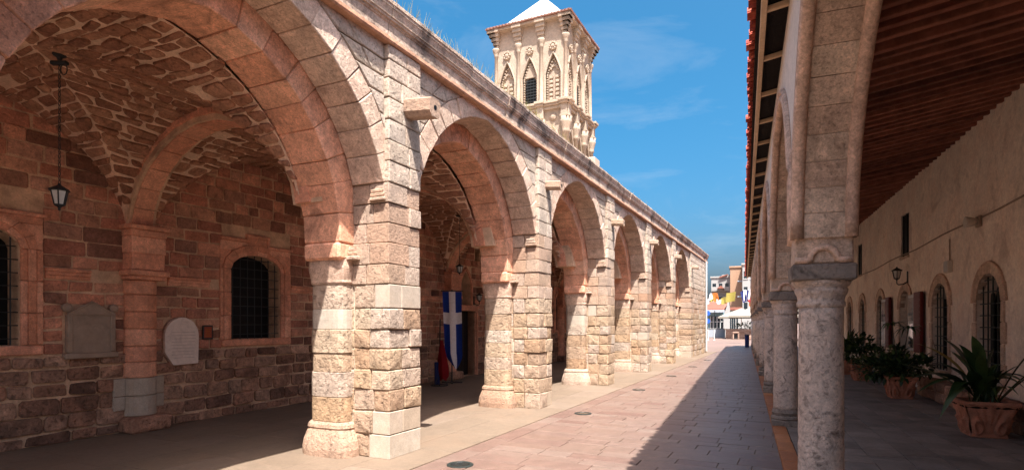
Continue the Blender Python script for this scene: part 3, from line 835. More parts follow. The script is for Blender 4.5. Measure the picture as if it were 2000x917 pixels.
# windows of the porch
def grille(parent, fm, outl_top, c, w, z0, nvert, nhor, n, m='iron', rad=.009):
    for i in range(nvert):
        x = c - w + 2 * w * (i + .5) / nvert
        t = MB(); t.tube([fm(x, z0, n), fm(x, outl_top(x), n)], rad, 6); t.build('bar', m, parent)
    zt = outl_top(c)
    for j in range(nhor):
        z = z0 + (zt - z0) * (j + .5) / nhor
        xs = [c - w + 2 * w * i / 40 for i in range(41)]
        ok = [x for x in xs if outl_top(x) > z]
        if len(ok) > 1:
            t = MB(); t.tube([fm(ok[0], z, n + rad), fm(ok[-1], z, n + rad)], rad * .9, 6); t.build('bar', m, parent)
for i, c in enumerate(win_c):
    w = .55
    top = lambda x: 2.62 + .28 * math.sqrt(max(0, 1 - ((x - c) / w) ** 2))
    t = MB(); t.block(fb, (c - .6, 1.3, -.34), (c + .6, 2.95, -.30), .005)
    wo_ = part(t, 'window', 'dark_room')
    if i < 2: grille(wo_, fb, top, c, w, 1.36, 7, 9, -.05)
    # stone surround: jambs, head, sill and stepped hood
    for sg in (-1, 1):
        zz = [1.36, 1.78, 2.2, 2.62]
        for za, zb in zip(zz[:-1], zz[1:]):
            for (x0, x1, dep) in ((.555, .63, .035), (.63, .72, .055), (.72, .80 if sg > 0 else .72 + .06, .04)):
                t = MB(); t.block(fb, (c + sg * x0, za + .003, -.06), (c + sg * x1, zb - .003, dep), .010, .002, r=rb); t.build('jamb_stone', 'moulded_red', wo_)
    nh = 8
    for j in range(nh):
        a0, a1 = pi * j / nh, pi * (j + 1) / nh
        def fh(a, rr_, n): return fb(c + (w + rr_) * math.cos(a), 2.62 + (.28 + rr_) * math.sin(a), n)
        t = MB(); t.block(fh, (a0 + .004, .005, -.06), (a1 - .004, .09, .035), .004); t.block(fh, (a0 + .004, .09, -.06), (a1 - .004, .19, .055), .004)
        t.build('head_stone', 'moulded_red', wo_)
    for (x0, x1, z0, z1) in ((-.78, -.2, 2.95, 3.12), (-.2, .24, 2.92, 3.22), (.24, .80, 2.95, 3.05), (-.78, -.56, 2.62, 2.95), (.56, .80, 2.62, 2.95)):
        t = MB(); t.block(fb, (c + x0, z0, -.03), (c + x1, z1, .03), .008, .002, r=rb); t.build('hood_stone', 'moulded_red', wo_)
    for (x0, x1, z0, z1) in ((-.78, -.22, 3.12, 3.18), (-.24, -.17, 3.12, 3.28), (-.24, .28, 3.22, 3.28), (.22, .28, 3.05, 3.25), (.22, .84, 3.05, 3.10)):
        t = MB(); t.block(fb, (c + x0, z0, -.02), (c + x1, z1, .06), .012, .001, r=rb); t.build('hood_moulding', 'moulded_red', wo_)
    t = MB(); t.block(fb, (c - .74, 1.23, -.06), (c + .80, 1.355, .05), .015, .004, .004, r=rb); t.build('sill', 'moulded_red', wo_)
# door, niche and slot
t = MB(); t.block(fb, (14.70, 0.01, -.30), (15.92, 2.04, -.24), .004); door = part(t, 'door', 'door_wood')
for i in range(6):
    a = 14.73 + i * .195
    t = MB(); t.block(fb, (a + .004, .03, -.245), (a + .19, 2.01, -.225), .006); t.build('board', 'door_wood', door)
for (x0, x1, z0, z1) in ((14.56, 14.72, .012, 2.02), (15.90, 16.06, .012, 2.02), (14.56, 16.06, 2.02, 2.18)):
    t = MB(); t.block(fb, (x0, z0, -.3), (x1, z1, .05), .012); t.block(fb, (x0 + .03, z0 + .001, .04), (x1 - .03, z1 - .03, .075), .012); t.build('door_frame', 'moulded_red', door)
t = MB(); t.block(fb, (15.08, .98, -.225), (15.40, 1.18, -.218), .001); nt = t.build('notice', 'white_paint', door)
t = MB(); t.block(fb, (15.19, 1.10, -.218), (15.29, 1.15, -.2165), .0005); t.block(fb, (15.12, 1.02, -.218), (15.36, 1.05, -.2165), .0005); t.build('notice_print', 'iron', nt)
t = MB(); t.block(fb, (15.0, 2.15, -.33), (15.7, 3.3, -.29), .004); ni = part(t, 'niche', 'plaque_grey')
t = MB(); t.prism(fb, arch_outline(15.35, .17, 2.3, 2.6, 2.95, 8), -.30, -.26); t.build('icon', 'low_stone', ni)
for sg in (-1, 1):
    t = MB(); t.block(fb, (15.35 + sg * .31, 2.2, -.1), (15.35 + sg * .40, 2.86, .05), .012); t.build('niche_frame', 'moulded_red', ni)
t = MB(); t.tube([fb(15.35 - .36 + .72 * i / 8, 2.86 + .46 * max(0, 1 - abs(-1 + i / 4) ** 1.3) ** .8, .02) for i in range(9)], .05, 6); t.build('niche_hood', 'moulded_red', ni)
t = MB(); t.block(fb, (14.95, 2.13, -.1), (15.75, 2.2, .06), .01); t.build('niche_sill', 'moulded_red', ni)
t = MB(); t.block(fb, (15.9, 3.6, -.33), (16.3, 4.05, -.3), .004); part(t, 'slot_window', 'dark_room')
# ------------------------------------------------------------------ bell tower
TU, TV, TW = 31.8, 11.7, 5.5
tower = thing('bell_tower', 'square carved limestone bell tower with white pyramid roof behind the church porch', 'tower', W(TU + TW / 2, TV + TW / 2, 0))
rt = random.Random(9)
TI = .45; TB = TW - 2 * TI
def face(i):
    """map (s along the face, n outwards, z) of tower side i"""
    def f(s, n, z):
        c_ = TW / 2; h = TB / 2 + n; q = s - TB / 2
        a = [(q, -h), (-h, -q), (-q, h), (h, q)][i]      # (u,v) offsets: 0 street, 1 towards camera
        return W(TU + c_ + a[0], TV + c_ + a[1], z)
    return f
def tp(mb, name, m='tower_stone', parent=None, smooth=False): return mb.build(name, m, parent or tower, smooth)
t = MB(); t.block(FW, (TU + TI + .25, TV + TI + .25, 0), (TU + TW - TI - .25, TV + TW - TI - .25, 19.7), .01); tp(t, 'shaft')
LED = 14.85; EAVE = 19.92
def pointed(c, w, z0, zs, zt, n=8): return arch_outline(c, w, z0, zs, zt, n * 2, 1.25, .85)
for i in range(4):
    F = face(i); G = lambda a, b, n, F=F: F(a, n, b)
    bw = TB / 3
    cs = [bw * (j + .5) for j in range(3)]
    # upper stage
    hol = [pointed(c, .54, LED + .02, 16.55, 17.78) for c in cs]
    t = MB(); t.sheet(G, [(0, LED), (TB, LED), (TB, 19.75), (0, 19.75)], hol, .24); up = tp(t, 'upper_wall')
    for j, c in enumerate(cs):
        fr = MB(); pts = pointed(c, .53, LED + .02, 16.55, 17.82)[1:] + [pointed(c, .53, LED + .02, 16.55, 17.82)[0]]
        fr.tube([G(x, z, .04) for x, z in pts], .055, 6); ro = tp(fr, 'niche_moulding')
        t = MB(); pts = [(x, z) for x, z in pointed(c, .42, LED + .02, 16.5, 17.5)[1:]] + [(c - .42, LED + .02)]
        for q in range(len(pts) - 1):
            (xa, za), (xb, zb) = pts[q], pts[q + 1]; n_ = max(1, int(math.hypot(xb - xa, zb - za) / .14))
            for s_ in range(n_):
                x, z = xa + (xb - xa) * (s_ + .5) / n_, za + (zb - za) * (s_ + .5) / n_
                t.block(G, (x - .045, z - .04, -.2), (x + .045, z + .04, -.06), .015)
        stuff(t.build('beading', 'tower_stone', ro))
        # keystone rosette above each niche
        t = MB(); fm = lambda x, y, z, c=c: G(c + x, 18.2 + y, z)
        t.lathe(fm, [(.24, .0), (.26, .06), (.20, .12), (.14, .09), (.10, .15), (.02, .17)], 12)
        for q in range(8):
            a = pi / 4 * q; t.block(lambda x, y, z: fm(math.cos(a) * .2 + x, math.sin(a) * .2 + y, z), (-.05, -.05, .02), (.05, .05, .16), .02)
        tp(t, 'rosette')
        if j == 1:
            t = MB(); t.prism(G, pointed(c, .36, LED + .05, 16.25, 16.75), -.22, -.20); lv = tp(t, 'belfry_opening', 'dark_room')
            for q in range(9):
                z = LED + .12 + q * .18
                t = MB(); t.block(G, (c - .36, z, -.19), (c + .36, z + .05, -.12), .01); t.build('louvre', 'iron', lv)
            for x in (-.2, 0, .2):
                t = MB(); t.block(G, (c + x - .012, LED + .05, -.12), (c + x + .012, 16.6, -.10), .004); t.build('bar', 'iron', lv)
            t = MB(); t.prism(G, [(c - .36, 16.62), (c + .36, 16.62), (c + .3, 16.95), (c, 17.45), (c - .3, 16.95)], -.20, -.10); t.build('tracery', 'tower_stone', lv)
        else:
            t = MB(); t.prism(G, pointed(c, .45, LED + .02, 16.5, 17.6), -.23, -.19); bp_ = tp(t, 'blind_panel')
            for x in (-.2, .2):
                for q in range(6):
                    z = LED + .18 + q * .26
                    t = MB(); t.block(G, (c + x - .11, z, -.2), (c + x + .11, z + .17, -.10), .02, .006, .01, r=rt); t.build('carved_block', 'tower_stone', bp_)
            t = MB(); t.block(G, (c - .03, LED + .05, -.2), (c + .03, 16.7, -.07), .01); t.build('mullion', 'tower_stone', bp_)
            t = MB()
            for q in range(5):
                a = pi * (q + .5) / 5; t.block(lambda x, y, z: G(c + math.cos(a) * .22 + x, 16.85 + math.sin(a) * .25 + y, z), (-.07, -.07, -.2), (.07, .09, -.09), .025)
            t.build('tracery', 'tower_stone', bp_)
    # brackets flaring out to the eaves, one over each column
    for j in range(4):
        x0 = bw * j
        if j < 3:
            cm = lambda x, y, z, x0=x0: G(x0 + x, z, .02 + y)
            t = MB(); t.lathe(cm, [(.20, LED), (.18, LED + .12), (.13, LED + .22), (.105, 18.25), (.15, 18.3), (.125, 18.36), (.19, 18.5), (.24, 18.68), (.24, 18.76)], 10); tp(t, 'column', smooth=True)
        for q in range(5):
            f0, f1 = q / 5, (q + 1) / 5
            e = .07 + .40 * f1 ** 1.5; wd = .16 + .16 * f1
            t = MB(); t.block(G, (x0 - wd if j else -e, 18.74 + f0 * 1.12, -.1), (x0 + wd if j < 3 else TB + e, 18.74 + f1 * 1.12, e), .02); tp(t, 'bracket')
    t = MB(); t.block(G, (-.42, 19.72, -.3), (TB + .42, 19.86, .40), .01); tp(t, 'eave_slab')
    # ledge between the stages, stepping out over each column
    for (z0, z1, e) in ((14.70, 14.85, .48), (14.58, 14.70, .40), (14.40, 14.58, .28)):
        t = MB(); t.block(G, (-e + .02 * i, z0, -.3), (TB + e - .02 * i, z1, e - .10), .02); tp(t, 'ledge')
    for j in range(4):
        x0 = bw * j
        for (z0, z1, e, wd) in ((14.72, 14.875, .52, .30), (14.60, 14.72, .44, .26), (13.95, 14.60, .30, .20), (13.82, 13.95, .36, .24)):
            t = MB(); t.block(G, (x0 - wd, z0, -.1), (x0 + wd, z1, e), .02); tp(t, 'ledge_block')
        cm = lambda x, y, z, x0=x0: G(x0 + x, z, .1 + y)
        t = MB(); t.lathe(cm, [(.15, 9.0), (.13, 12.9), (.2, 12.95), (.17, 13.05), (.2, 13.2), (.28, 13.5), (.30, 13.62), (.26, 13.66), (.3, 13.82)], 10); tp(t, 'column', smooth=True)
    hol = [pointed(c, .5, 9.5, 12.2, 13.25) for c in cs]
    t = MB(); t.sheet(G, [(0, 9), (TB, 9), (TB, 14.45), (0, 14.45)], hol, .24); tp(t, 'lower_wall')
    t = MB(); t.block(G, (-.02 * i, 0, -.3), (TB + .02 * i, 9.02, .06 + .01 * i), .02); tp(t, 'base_wall')
    for c in cs:
        t = MB(); pts = pointed(c, .54, 9.5, 12.2, 13.35); t.tube([G(x, z, .04) for x, z in pts[1:]] + [G(c - .54, 9.5, .04)], .06, 6); ro = tp(t, 'niche_moulding')
        for sg in (-1, 1):
            t = MB(); pts = pointed(c + sg * .22, .19, 9.5, 11.6, 12.35, 5); t.tube([G(x, z, -.14) for x, z in pts[1:]] + [G(c + sg * .22 - .19, 9.5, -.14)], .045, 5); t.build('lancet', 'tower_stone', ro)
        t = MB(); t.tube([G(c + .2 * math.cos(2 * pi * q / 10), 12.62 + .22 * math.sin(2 * pi * q / 10), -.14) for q in range(11)], .045, 5); t.build('roundel', 'tower_stone', ro)
        t = MB(); fm = lambda x, y, z, c=c: G(c + x, 13.95 + y, z)
        t.lathe(fm, [(.2, 0), (.22, .06), (.12, .12), (.03, .14)], 8); tp(t, 'rosette')
# tiled skirt and pyramid roof
t = MB(); cc = TW / 2
def sq(h, z): return [W(TU + cc + a * h, TV + cc + b * h, z) for a, b in ((-1, -1), (1, -1), (1, 1), (-1, 1))]
t.add(sq(2.82, 19.86) + sq(2.82, 19.94) + sq(2.1, 20.14), [[0, 1, 2, 3], [0, 1, 5, 4], [1, 2, 6, 5], [2, 3, 7, 6], [3, 0, 4, 7], [4, 5, 9, 8], [5, 6, 10, 9], [6, 7, 11, 10], [7, 4, 8, 11], [8, 9, 10, 11]])
sk = tp(t, 'roof_skirt', 'tower_tile')
for i in range(4):
    a, b = sq(2.85, 19.92)[i], sq(2.85, 19.92)[(i + 1) % 4]
    for q in range(26):
        m_ = a.lerp(b, (q + .5) / 26); cen = W(TU + cc, TV + cc, 19.96); d_ = (cen - m_); d_.z = 0; d_.normalize()
        t = MB(); t.tube([m_ + d_ * .03, m_ + d_ * .35 + Vector((0, 0, .10))], .05, 6); t.build('eave_tile', 'tower_tile', sk)
t = MB(); t.add(sq(2.15, 20.12) + [W(TU + cc, TV + cc, 22.65)], [[0, 1, 4], [1, 2, 4], [2, 3, 4], [3, 0, 4], [3, 2, 1, 0]]); tp(t, 'pyramid_roof', 'tower_white')

# ------------------------------------------------------------------ arcade building on the other side
arc = thing('arcade_building', 'low plastered building with round arched arcade and red tiled eaves', 'building', R(20, 2, 0))
ra = random.Random(31)
AX = .60; CP = [-0.1] + [5.52 + 4.55 * (k - 1) for k in range(1, 10)]
SPR = 2.34; AH = .23
PEND = CP[-1] + .5
def ap(mb, name, m, parent=None, smooth=False): return mb.build(name, m, parent or arc, smooth)
for k, cp in enumerate(CP):
    fm = lambda x, y, z, cp=cp: R(cp + x, AX + y, z)
    prof = [(.178, .34), (.176, .5), (.178, 1.0), (.174, 1.4), (.168, 1.78)]
    if k < 4:
        prof = []
        for i in range(29):
            z = .30 + 1.48 * i / 28; prof.append((.178 - .008 * i / 28 - (.006 if i in (7,) else 0) + ra.uniform(-.0015, .0015), z))
    t = MB(); t.lathe(fm, prof, 24); co = ap(t, 'column', 'column_stone', smooth=True)
    t = MB(); t.lathe(fm, [(.168, 1.775), (.185, 1.79), (.186, 1.82), (.176, 1.835), (.182, 1.87), (.20, 1.90), (.205, 1.93), (.19, 1.945), (.215, 1.965), (.225, 1.985), (.225, 2.0)], 24); t.build('capital', 'column_stone', co, True)
    t = MB(); t.block(fm, (-.235, -.235, 2.0), (.235, .235, 2.13), .012, .003, r=ra); t.build('abacus', 'column_dark', co)
    t = MB(); t.block(fm, (-.20, -.20, AFZ - .01), (.20, .20, AFZ + .09), .012, .004, r=ra); t.lathe(fm, [(.20, .135), (.215, .16), (.205, .19), (.185, .205), (.19, .225), (.20, .25), (.19, .28), (.18, .31)], 24); t.build('base', 'column_dark', co)
    # impost with a little blind arch
    t = MB(); t.block(fm, (-.20, -.215, 2.132), (.20, .215, 2.36), .015, .003, r=ra); im = ap(t, 'impost', 'arcade_voussoir')
    for sx in (-1, 1):
        t = MB(); pts = []
        for q in range(9):
            a = pi * q / 8; pts.append(fm(sx * .205, .10 * math.cos(a), 2.165 + .10 * math.sin(a)))
        pts = [fm(sx * .205, .21, 2.16), fm(sx * .205, .115, 2.16)] + pts + [fm(sx * .205, -.115, 2.16), fm(sx * .205, -.21, 2.16)]
        t.tube(pts, .028, 7); t.build('relief_arch', 'arcade_mould', im, True)
# wall over the arches
WTOP = 4.72
for k in range(len(CP) - 1):
    a, b = CP[k], CP[k + 1]; c = (a + b) / 2; rad = (b - a) / 2 - .20
    out = [(a, 2.36), (a + .2, 2.36)] + [(c - rad * math.cos(pi * i / 24), 2.34 + (4.27 - 2.34) * math.sin(pi * i / 24)) for i in range(25)] + [(b, 2.36), (b, WTOP), (a, WTOP)]
    fmw = lambda x, z, d: R(x, d, z)
    t = MB(); t.prism(fmw, [(x, z) for x, z in out], AX - AH + .03, AX + AH - .03); wl = ap(t, 'arch_wall', 'plaster_white')
    n = 30; rz = 4.27 - 2.34
    def fv(th, off, d): return R(c - (rad - off) * math.cos(th), d, 2.34 + (rz - off) * math.sin(th))
    for i in range(n):
        t = MB(); t.block(fv, (pi * i / n + .0012, -.03, AX - AH + .06), (pi * (i + 1) / n - .0012, .022 + ra.uniform(-.003, .003), AX + AH - .06), .002, .0006, r=ra)
        t.build('voussoir', 'arcade_voussoir', wl)
    for sd_ in (-1, 1):
        t = MB(); t.tube([fv(pi * i / 40, .018, AX + sd_ * (AH - .035)) for i in range(41)], .05, 8); t.build('roll_moulding', 'arcade_mould', wl, True)
        t = MB(); t.tube([fv(pi * i / 40, -.06, AX + sd_ * (AH - .022)) for i in range(41)], .035, 8); t.build('hood_roll', 'arcade_mould', wl, True)
t = MB(); t.block(FR, (-4, AX - AH + .03, 2.36), (CP[0] - .0, AX + AH - .03, WTOP), .01); ap(t, 'arch_wall', 'plaster_white')
t = MB(); t.block(FR, (CP[-1], AX - AH + .03, 2.36), (PEND, AX + AH - .03, WTOP), .01); ap(t, 'arch_wall', 'plaster_white')

# roof: boards, rafters, fascia, tiles
SL = .165; ED = .13
def rz_(d): return 4.66 + SL * (d - ED)       # underside of the boards is a little above this
fr_ = lambda p, d, n: R(p, d, rz_(d) + n)
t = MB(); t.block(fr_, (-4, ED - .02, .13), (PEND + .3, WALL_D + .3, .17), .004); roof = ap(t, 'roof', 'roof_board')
p = -3.6; i = 0
while p < PEND + .2:
    w_ = ra.uniform(.036, .050)
    t = MB(); t.block(fr_, (p - w_, AX + .05, .015 + ra.uniform(-.015, .015)), (p + w_, WALL_D + .05, .135), .010, .006, r=ra); t.build('rafter', 'rafter_wood', roof)
    p += .30; i += 1
p = -3.0
while p < PEND:
    t = MB(); t.block(fr_, (p - .025, ED + .06, .02), (p + .025, AX - .1, .075), .006, .002, r=ra); t.build('eave_batten', 'fascia_wood', roof); p += 1.15
t = MB(); t.block(fr_, (-4, ED + .02, .0), (PEND + .3, ED + .075, .125), .006); t.build('fascia', 'fascia_wood', roof)
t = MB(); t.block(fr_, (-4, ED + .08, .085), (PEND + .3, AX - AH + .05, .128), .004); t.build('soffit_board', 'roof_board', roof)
t = MB(); fld = MB(); p = -3.9; i = 0
tiles = []
while p < PEND + .2: tiles.append(p); p += .235
tiles.sort(key=lambda q: abs(q - 8))
for i, p in enumerate(tiles):
    rad = .085; dp = ra.uniform(-.02, .02); dd = ra.uniform(-.025, .015)
    tt = MB() if i < 150 else fld
    def ft(a, s_): # cover tile
        th = pi * a; return fr_(p + dp - rad * math.cos(th) * (1 - .1 * s_), ED - .09 + dd + .46 * s_, .165 + .02 * s_ + rad * .8 * math.sin(th))
    tt.grid(ft, 6, 1); tt.grid(lambda a, s_: ft(a, s_) - Vector((0, 0, .018)), 6, 1)
    def fu(a, s_):
        th = pi * a; return fr_(p + dp + .1175 - rad * math.cos(th), ED - .06 + dd + .46 * s_, .225 - rad * .6 * math.sin(th))
    tt.grid(fu, 6, 1)
    if i < 150: tt.build('eave_tile', 'roof_tile', roof)
stuff(fld.build('eave_tile_field', 'roof_tile', roof))
t = MB(); t.grid(lambda a, b: fr_(-4 + (PEND + 4.3) * a, ED + .35 + (WALL_D + 1.0 - ED) * b, .20 + .05 * math.sin(a * (PEND + 4.3) / .235 * 2 * pi)), 1400, 1); t.build('roof_cover', 'roof_tile', roof)

# back wall of the arcade with its windows
WC = [(12.60, .56), (15.32, .55), (18.28, .56), (21.3, .50), (24.35, .50), (27.05, .48), (29.9, .48), (33.2, .48), (36.3, .48)]
UPW = [(18.35, .42), (24.9, .42), (31.5, .42), (11.4, .0)]
fw = lambda a, b, n: R(a, WALL_D - n, b)
holes = [arch_outline(c, w, .62, 2.02, 2.52, 12) if i != 2 else arch_outline(c, w, .06, 2.02, 2.52, 12) for i, (c, w) in enumerate(WC)]
holes += [[(c - w, 3.44), (c + w, 3.44), (c + w, 4.58), (c - w, 4.58)] for c, w in UPW if w > 0]
t = MB(); t.sheet(fw, [(-4, 0), (PEND, 0), (PEND, 5.5), (-4, 5.5)], holes, .28); awall = ap(t, 'wall', 'plaster_wall')
t = MB(); t.block(FR, (-4, WALL_D + .5, 0), (PEND, WALL_D + 5, 5.5), .01); ap(t, 'rear_block', 'plaster_wall')
t = MB(); t.block(FR, (-4.3, .3, 0), (-4, WALL_D + 5, 5.0), .01); ap(t, 'end_wall', 'plaster_wall')
for i, (c, w) in enumerate(WC):
    z0 = .62 if i != 2 else .06
    t = MB(); t.block(fw, (c - w - .05, z0 - .05, -.32), (c + w + .05, 2.6, -.27), .004); wo_ = ap(t, 'window' if i != 2 else 'doorway', 'window_glass' if i != 2 else 'dark_room')
    top = lambda x: 2.02 + .5 * math.sqrt(max(0, 1 - ((x - c) / w) ** 2))
    if i != 2 and i < 7:
        grille(wo_, fw, top, c, w, .62, 5, 9, -.06, 'iron_green', .012)
        for x in (-w * .98, 0, w * .98):
            t = MB(); t.block(fw, (c + x - .03, .62, -.26), (c + x + .03, top(c + x * .93) - .02, -.20), .006); t.build('casement', 'iron_green', wo_)
    # stone surround with long-and-short blocks
    zz = [z0, .95, 1.30, 1.66, 2.02] if i != 2 else [z0, .5, .95, 1.30, 1.66, 2.02]
    for sg in (-1, 1):
        for j, (za, zb) in enumerate(zip(zz[:-1], zz[1:])):
            e = .20 if j % 2 == 0 else .13
            t = MB(); t.block(fw, (c + sg * (w + .002), za + .003, -.10), (c + sg * (w + e), zb - .003, .028), .010, .003, r=ra); t.build('jamb_stone', 'arcade_voussoir', wo_)
    nh = 7
    for j in range(nh):
        def fh(a, q, n): return fw(c + (w + q) * math.cos(a), 2.02 + (.5 + q) * math.sin(a), n)
        t = MB(); t.block(fh, (pi * j / nh + .006, .004, -.10), (pi * (j + 1) / nh - .006, .19 + (.05 if j in (0, nh - 1) else 0), .03), .006); t.build('head_stone', 'arcade_voussoir', wo_)
    t = MB(); t.tube([fh(pi * j / 16, .20, .02) for j in range(17)], .025, 6); t.build('hood_moulding', 'arcade_mould', wo_, True)
    if i != 2:
        t = MB(); t.block(fw, (c - w - .16, .52, -.1), (c + w + .16, .615, .05), .01, .003, r=ra); t.build('sill', 'arcade_voussoir', wo_)
for c, w in UPW:
    if w == 0: continue
    t = MB(); t.block(fw, (c - w + .002, 3.442, -.10), (c + w - .002, 4.578, -.06), .004); uw_ = ap(t, 'upper_window', 'dark_room')
    for x in (-w + .035, 0, w - .035):
        t = MB(); t.block(fw, (c + x - .03, 3.45, -.07), (c + x + .03, 4.57, -.03), .005); t.build('casement', 'iron_green', uw_)
    t = MB(); t.block(fw, (c - w - .05, 3.37, -.2), (c + w + .05, 3.435, .04), .008); t.build('sill', 'arcade_voussoir', uw_)
# open glazed leaves and red shutters folded back against the wall
for pn, z0 in ((17.62, .95), (20.70, .95)):
    ln = 1.22 if pn < 18 else 1.05
    t = MB(); t.block(fw, (pn - .60, z0, .06), (pn, 2.36, .10), .006); lf = ap(t, 'glazed_leaf', 'white_paint')
    for za, zb in ((z0 + .08, 1.62), (1.70, 2.28)):
        t = MB(); t.block(fw, (pn - .54, za, .098), (pn - .06, zb, .106), .002); t.build('pane', 'mirror_glass', lf)
    t = MB(); t.block(fw, (pn - ln, z0 - .02, .05), (pn - .62, 2.40, .12), .008); sh = ap(t, 'shutter', 'red_wood')
    for q in range(9):
        z = z0 + .08 + q * .15
        t = MB(); t.block(fw, (pn - ln + .06, z, .118), (pn - .68, z + .11, .128), .004); t.build('slat', 'red_wood', sh)
# rough stone bench along the wall
pb = -3.0; 
t = MB(); t.block(FR, (-3.5, WALL_D - .36, 0), (15.45, WALL_D - .02, AFZ + .36), .01); bn = ap(t, 'bench', 'mortar_red')
for (za, zb) in ((AFZ, AFZ + .20), (AFZ + .20, AFZ + .40)):
    xs = cuts(3.0, 15.5, .28, .6, ra)
    for a, b in zip(xs[:-1], xs[1:]):
        t = MB(); t.block(FR, (a + .008, WALL_D - .40, za + .004), (b - .008, WALL_D - .03, zb - .006), .02, .012, .02, r=ra); t.build('bench_stone', 'low_stone', bn)
# ------------------------------------------------------------------ lanterns
def lantern_body(parent, loc, s=1.0):
    """glazed tapering lantern, its top at loc"""
    fm = lambda x, y, z: loc + Vector((x, y, z)) * s
    t = MB(); t.lathe(fm, [(.012, .0), (.02, -.02), (.035, -.03), (.11, -.075), (.115, -.085), (.085, -.09)], 6); t.build('cap', 'iron', parent)
    t = MB(); t.lathe(fm, [(.082, -.09), (.05, -.24), (.045, -.245)], 6); t.build('glass', 'lamp_glass', parent)
    for k in range(6):
        a = 2 * pi * k / 6; t = MB(); t.tube([fm(.085 * math.cos(a), .085 * math.sin(a), -.088), fm(.052 * math.cos(a), .052 * math.sin(a), -.245)], .008 * s, 5); t.build('glazing_bar', 'iron', parent)
    t = MB(); t.lathe(fm, [(.055, -.24), (.055, -.255), (.03, -.265), (.012, -.285), (.015, -.30), (.003, -.315)], 6); t.build('finial', 'iron', parent)
for (u_, v_, zt, zb, lab) in ((3.52, 7.2, 4.56, 3.15, 'black hanging lantern on long chain in the bay of the grey plaque'),
                          (12.9, 7.78, 4.5, 3.17, 'black hanging lantern on long chain above the blue and white flag')):
    b0 = W(u_, v_, zt)
    ln = thing('hanging_lantern', lab, 'lantern', b0, 'lanterns hanging from the porch vault')
    t = MB(); fm = lambda x, y, z: b0 + Vector((x, y, z))
    t.lathe(fm, [(.06, .06), (.065, .0), (.03, -.02), (.02, -.05)], 8); t.block(fm, (-.09, -.03, -.10), (.09, .03, -.06), .01); t.build('ceiling_hook', 'iron', ln)
    t = MB(); t.tube([fm(.05 + .035 * math.sin(q * pi / 5), 0, -.15 + .06 * math.cos(q * pi / 5)) for q in range(11)], .006, 5); t.build('loop', 'iron', ln)
    z = zt - .06; i = 0; t = MB()
    while z > zb + .02:
        dx = Vector((.011, 0, 0)) if i % 2 else Vector((0, .011, 0)); c_ = W(u_, v_, z - .025)
        t.tube([c_ + dx * math.cos(q * pi / 3) + Vector((0, 0, .03 * math.sin(q * pi / 3))) for q in range(7)], .0045, 4, cap=False); z -= .048; i += 1
    t.build('chain', 'iron', ln)
    lantern_body(ln, W(u_, v_, zb + .02), .95)
def wall_lantern(b0, out, lab, s, group):
    ln = thing('wall_lantern', lab, 'lantern', b0, group)
    o2 = out.normalized(); up = Vector((0, 0, 1)); side = o2.cross(up)
    fm = lambda x, y, z: b0 + side * x + o2 * y + up * z
    t = MB(); t.block(fm, (-.035 * s, 0, -.16 * s), (.035 * s, .02, .12 * s), .006); t.build('back_plate', 'iron', ln)
    t = MB(); t.tube([fm(0, .01, -.10 * s), fm(0, .08 * s, -.15 * s), fm(0, .17 * s, -.16 * s), fm(0, .20 * s, -.13 * s), fm(0, .20 * s, -.09 * s)], .012 * s, 6); t.build('bracket', 'iron', ln)
    lantern_body(ln, fm(0, .20 * s, .22 * s), s)
wall_lantern(fb(15.78, 2.37, .05), W(0, -1), 'small black wall lantern above the dark church door', 1.0, None)
wall_lantern(fw(18.05, 2.86, .0), R(0, -1), 'black wall lantern on the pinkish plaster above the red shutters', 1.25, None)

# ------------------------------------------------------------------ plaques on the porch wall
fbo = fb
fb = lambda a, b, n: W(4.80 + (a - 4.60) * 1.08, BW - n, 1.15 + (b - 1.055) * 1.04)
pq = thing('gabled_plaque', 'grey stone memorial plaque with small gable on the porch wall', 'plaque', fbo(4.8, 1.15, 0))
t = MB(); t.block(fb, (4.33, 1.10, -.02), (4.87, 1.66, .06), .008); t.build('panel', 'plaque_grey', pq)
for x0, x1 in ((4.31, 4.37), (4.83, 4.89)):
    t = MB(); t.block(fb, (x0, 1.14, .0), (x1, 1.64, .085), .010); t.build('pilaster', 'plaque_grey', pq)
t = MB(); t.block(fb, (4.28, 1.055, -.02), (4.92, 1.13, .10), .012); t.build('sill', 'plaque_grey', pq)
t = MB(); t.prism(fb, [(4.33, 1.655), (4.87, 1.655), (4.60, 1.81)], -.02, .07); gb = t.build('gable', 'plaque_grey', pq)
t = MB(); t.tube([fb(4.32, 1.655, .07), fb(4.6, 1.82, .07), fb(4.88, 1.655, .07)], .018, 6); t.tube([fb(4.31, 1.65, .07), fb(4.89, 1.65, .07)], .016, 6); t.build('gable_moulding', 'plaque_grey', gb)
for x in (4.32, 4.88):
    t = MB(); t.lathe(lambda a, b, c_: fb(x + a, 1.74 + b, c_), [(.06, -.02), (.06, .06), (.03, .08)], 8); t.build('ear', 'plaque_grey', pq)
fb = fbo
mp_ = thing('marble_plaque', 'white veined marble tablet with rounded top and clipped corner on the porch wall', 'plaque', fb(6.15, .95, 0))
pts = [(6.00, .97), (6.43, .98), (6.44, 1.44)] + [(6.15 + .29 * math.cos(a), 1.44 + .30 * math.sin(a)) for a in [pi * q / 12 for q in range(1, 13)]] + [(5.86, 1.18)]
t = MB(); t.prism(fb, pts, .0, .075); t.build('slab', 'plaque_marble', mp_)
for q in range(9):
    z = 1.08 + q * .052; t = MB()
    t.block(fb, (5.97 + (.04 if q == 0 else 0), z, .0745), (6.36 + rng.uniform(-.03, .03), z + .006, .0765), .0008); t.build('carved_line', 'carved_shadow', mp_)
t = MB(); t.prism(fb, [(x + (-.012 if x < 6.15 else .012), z + (.012 if z > 1.2 else -.012)) for x, z in pts], -.02, .03); t.build('bed', 'low_stone', mp_)
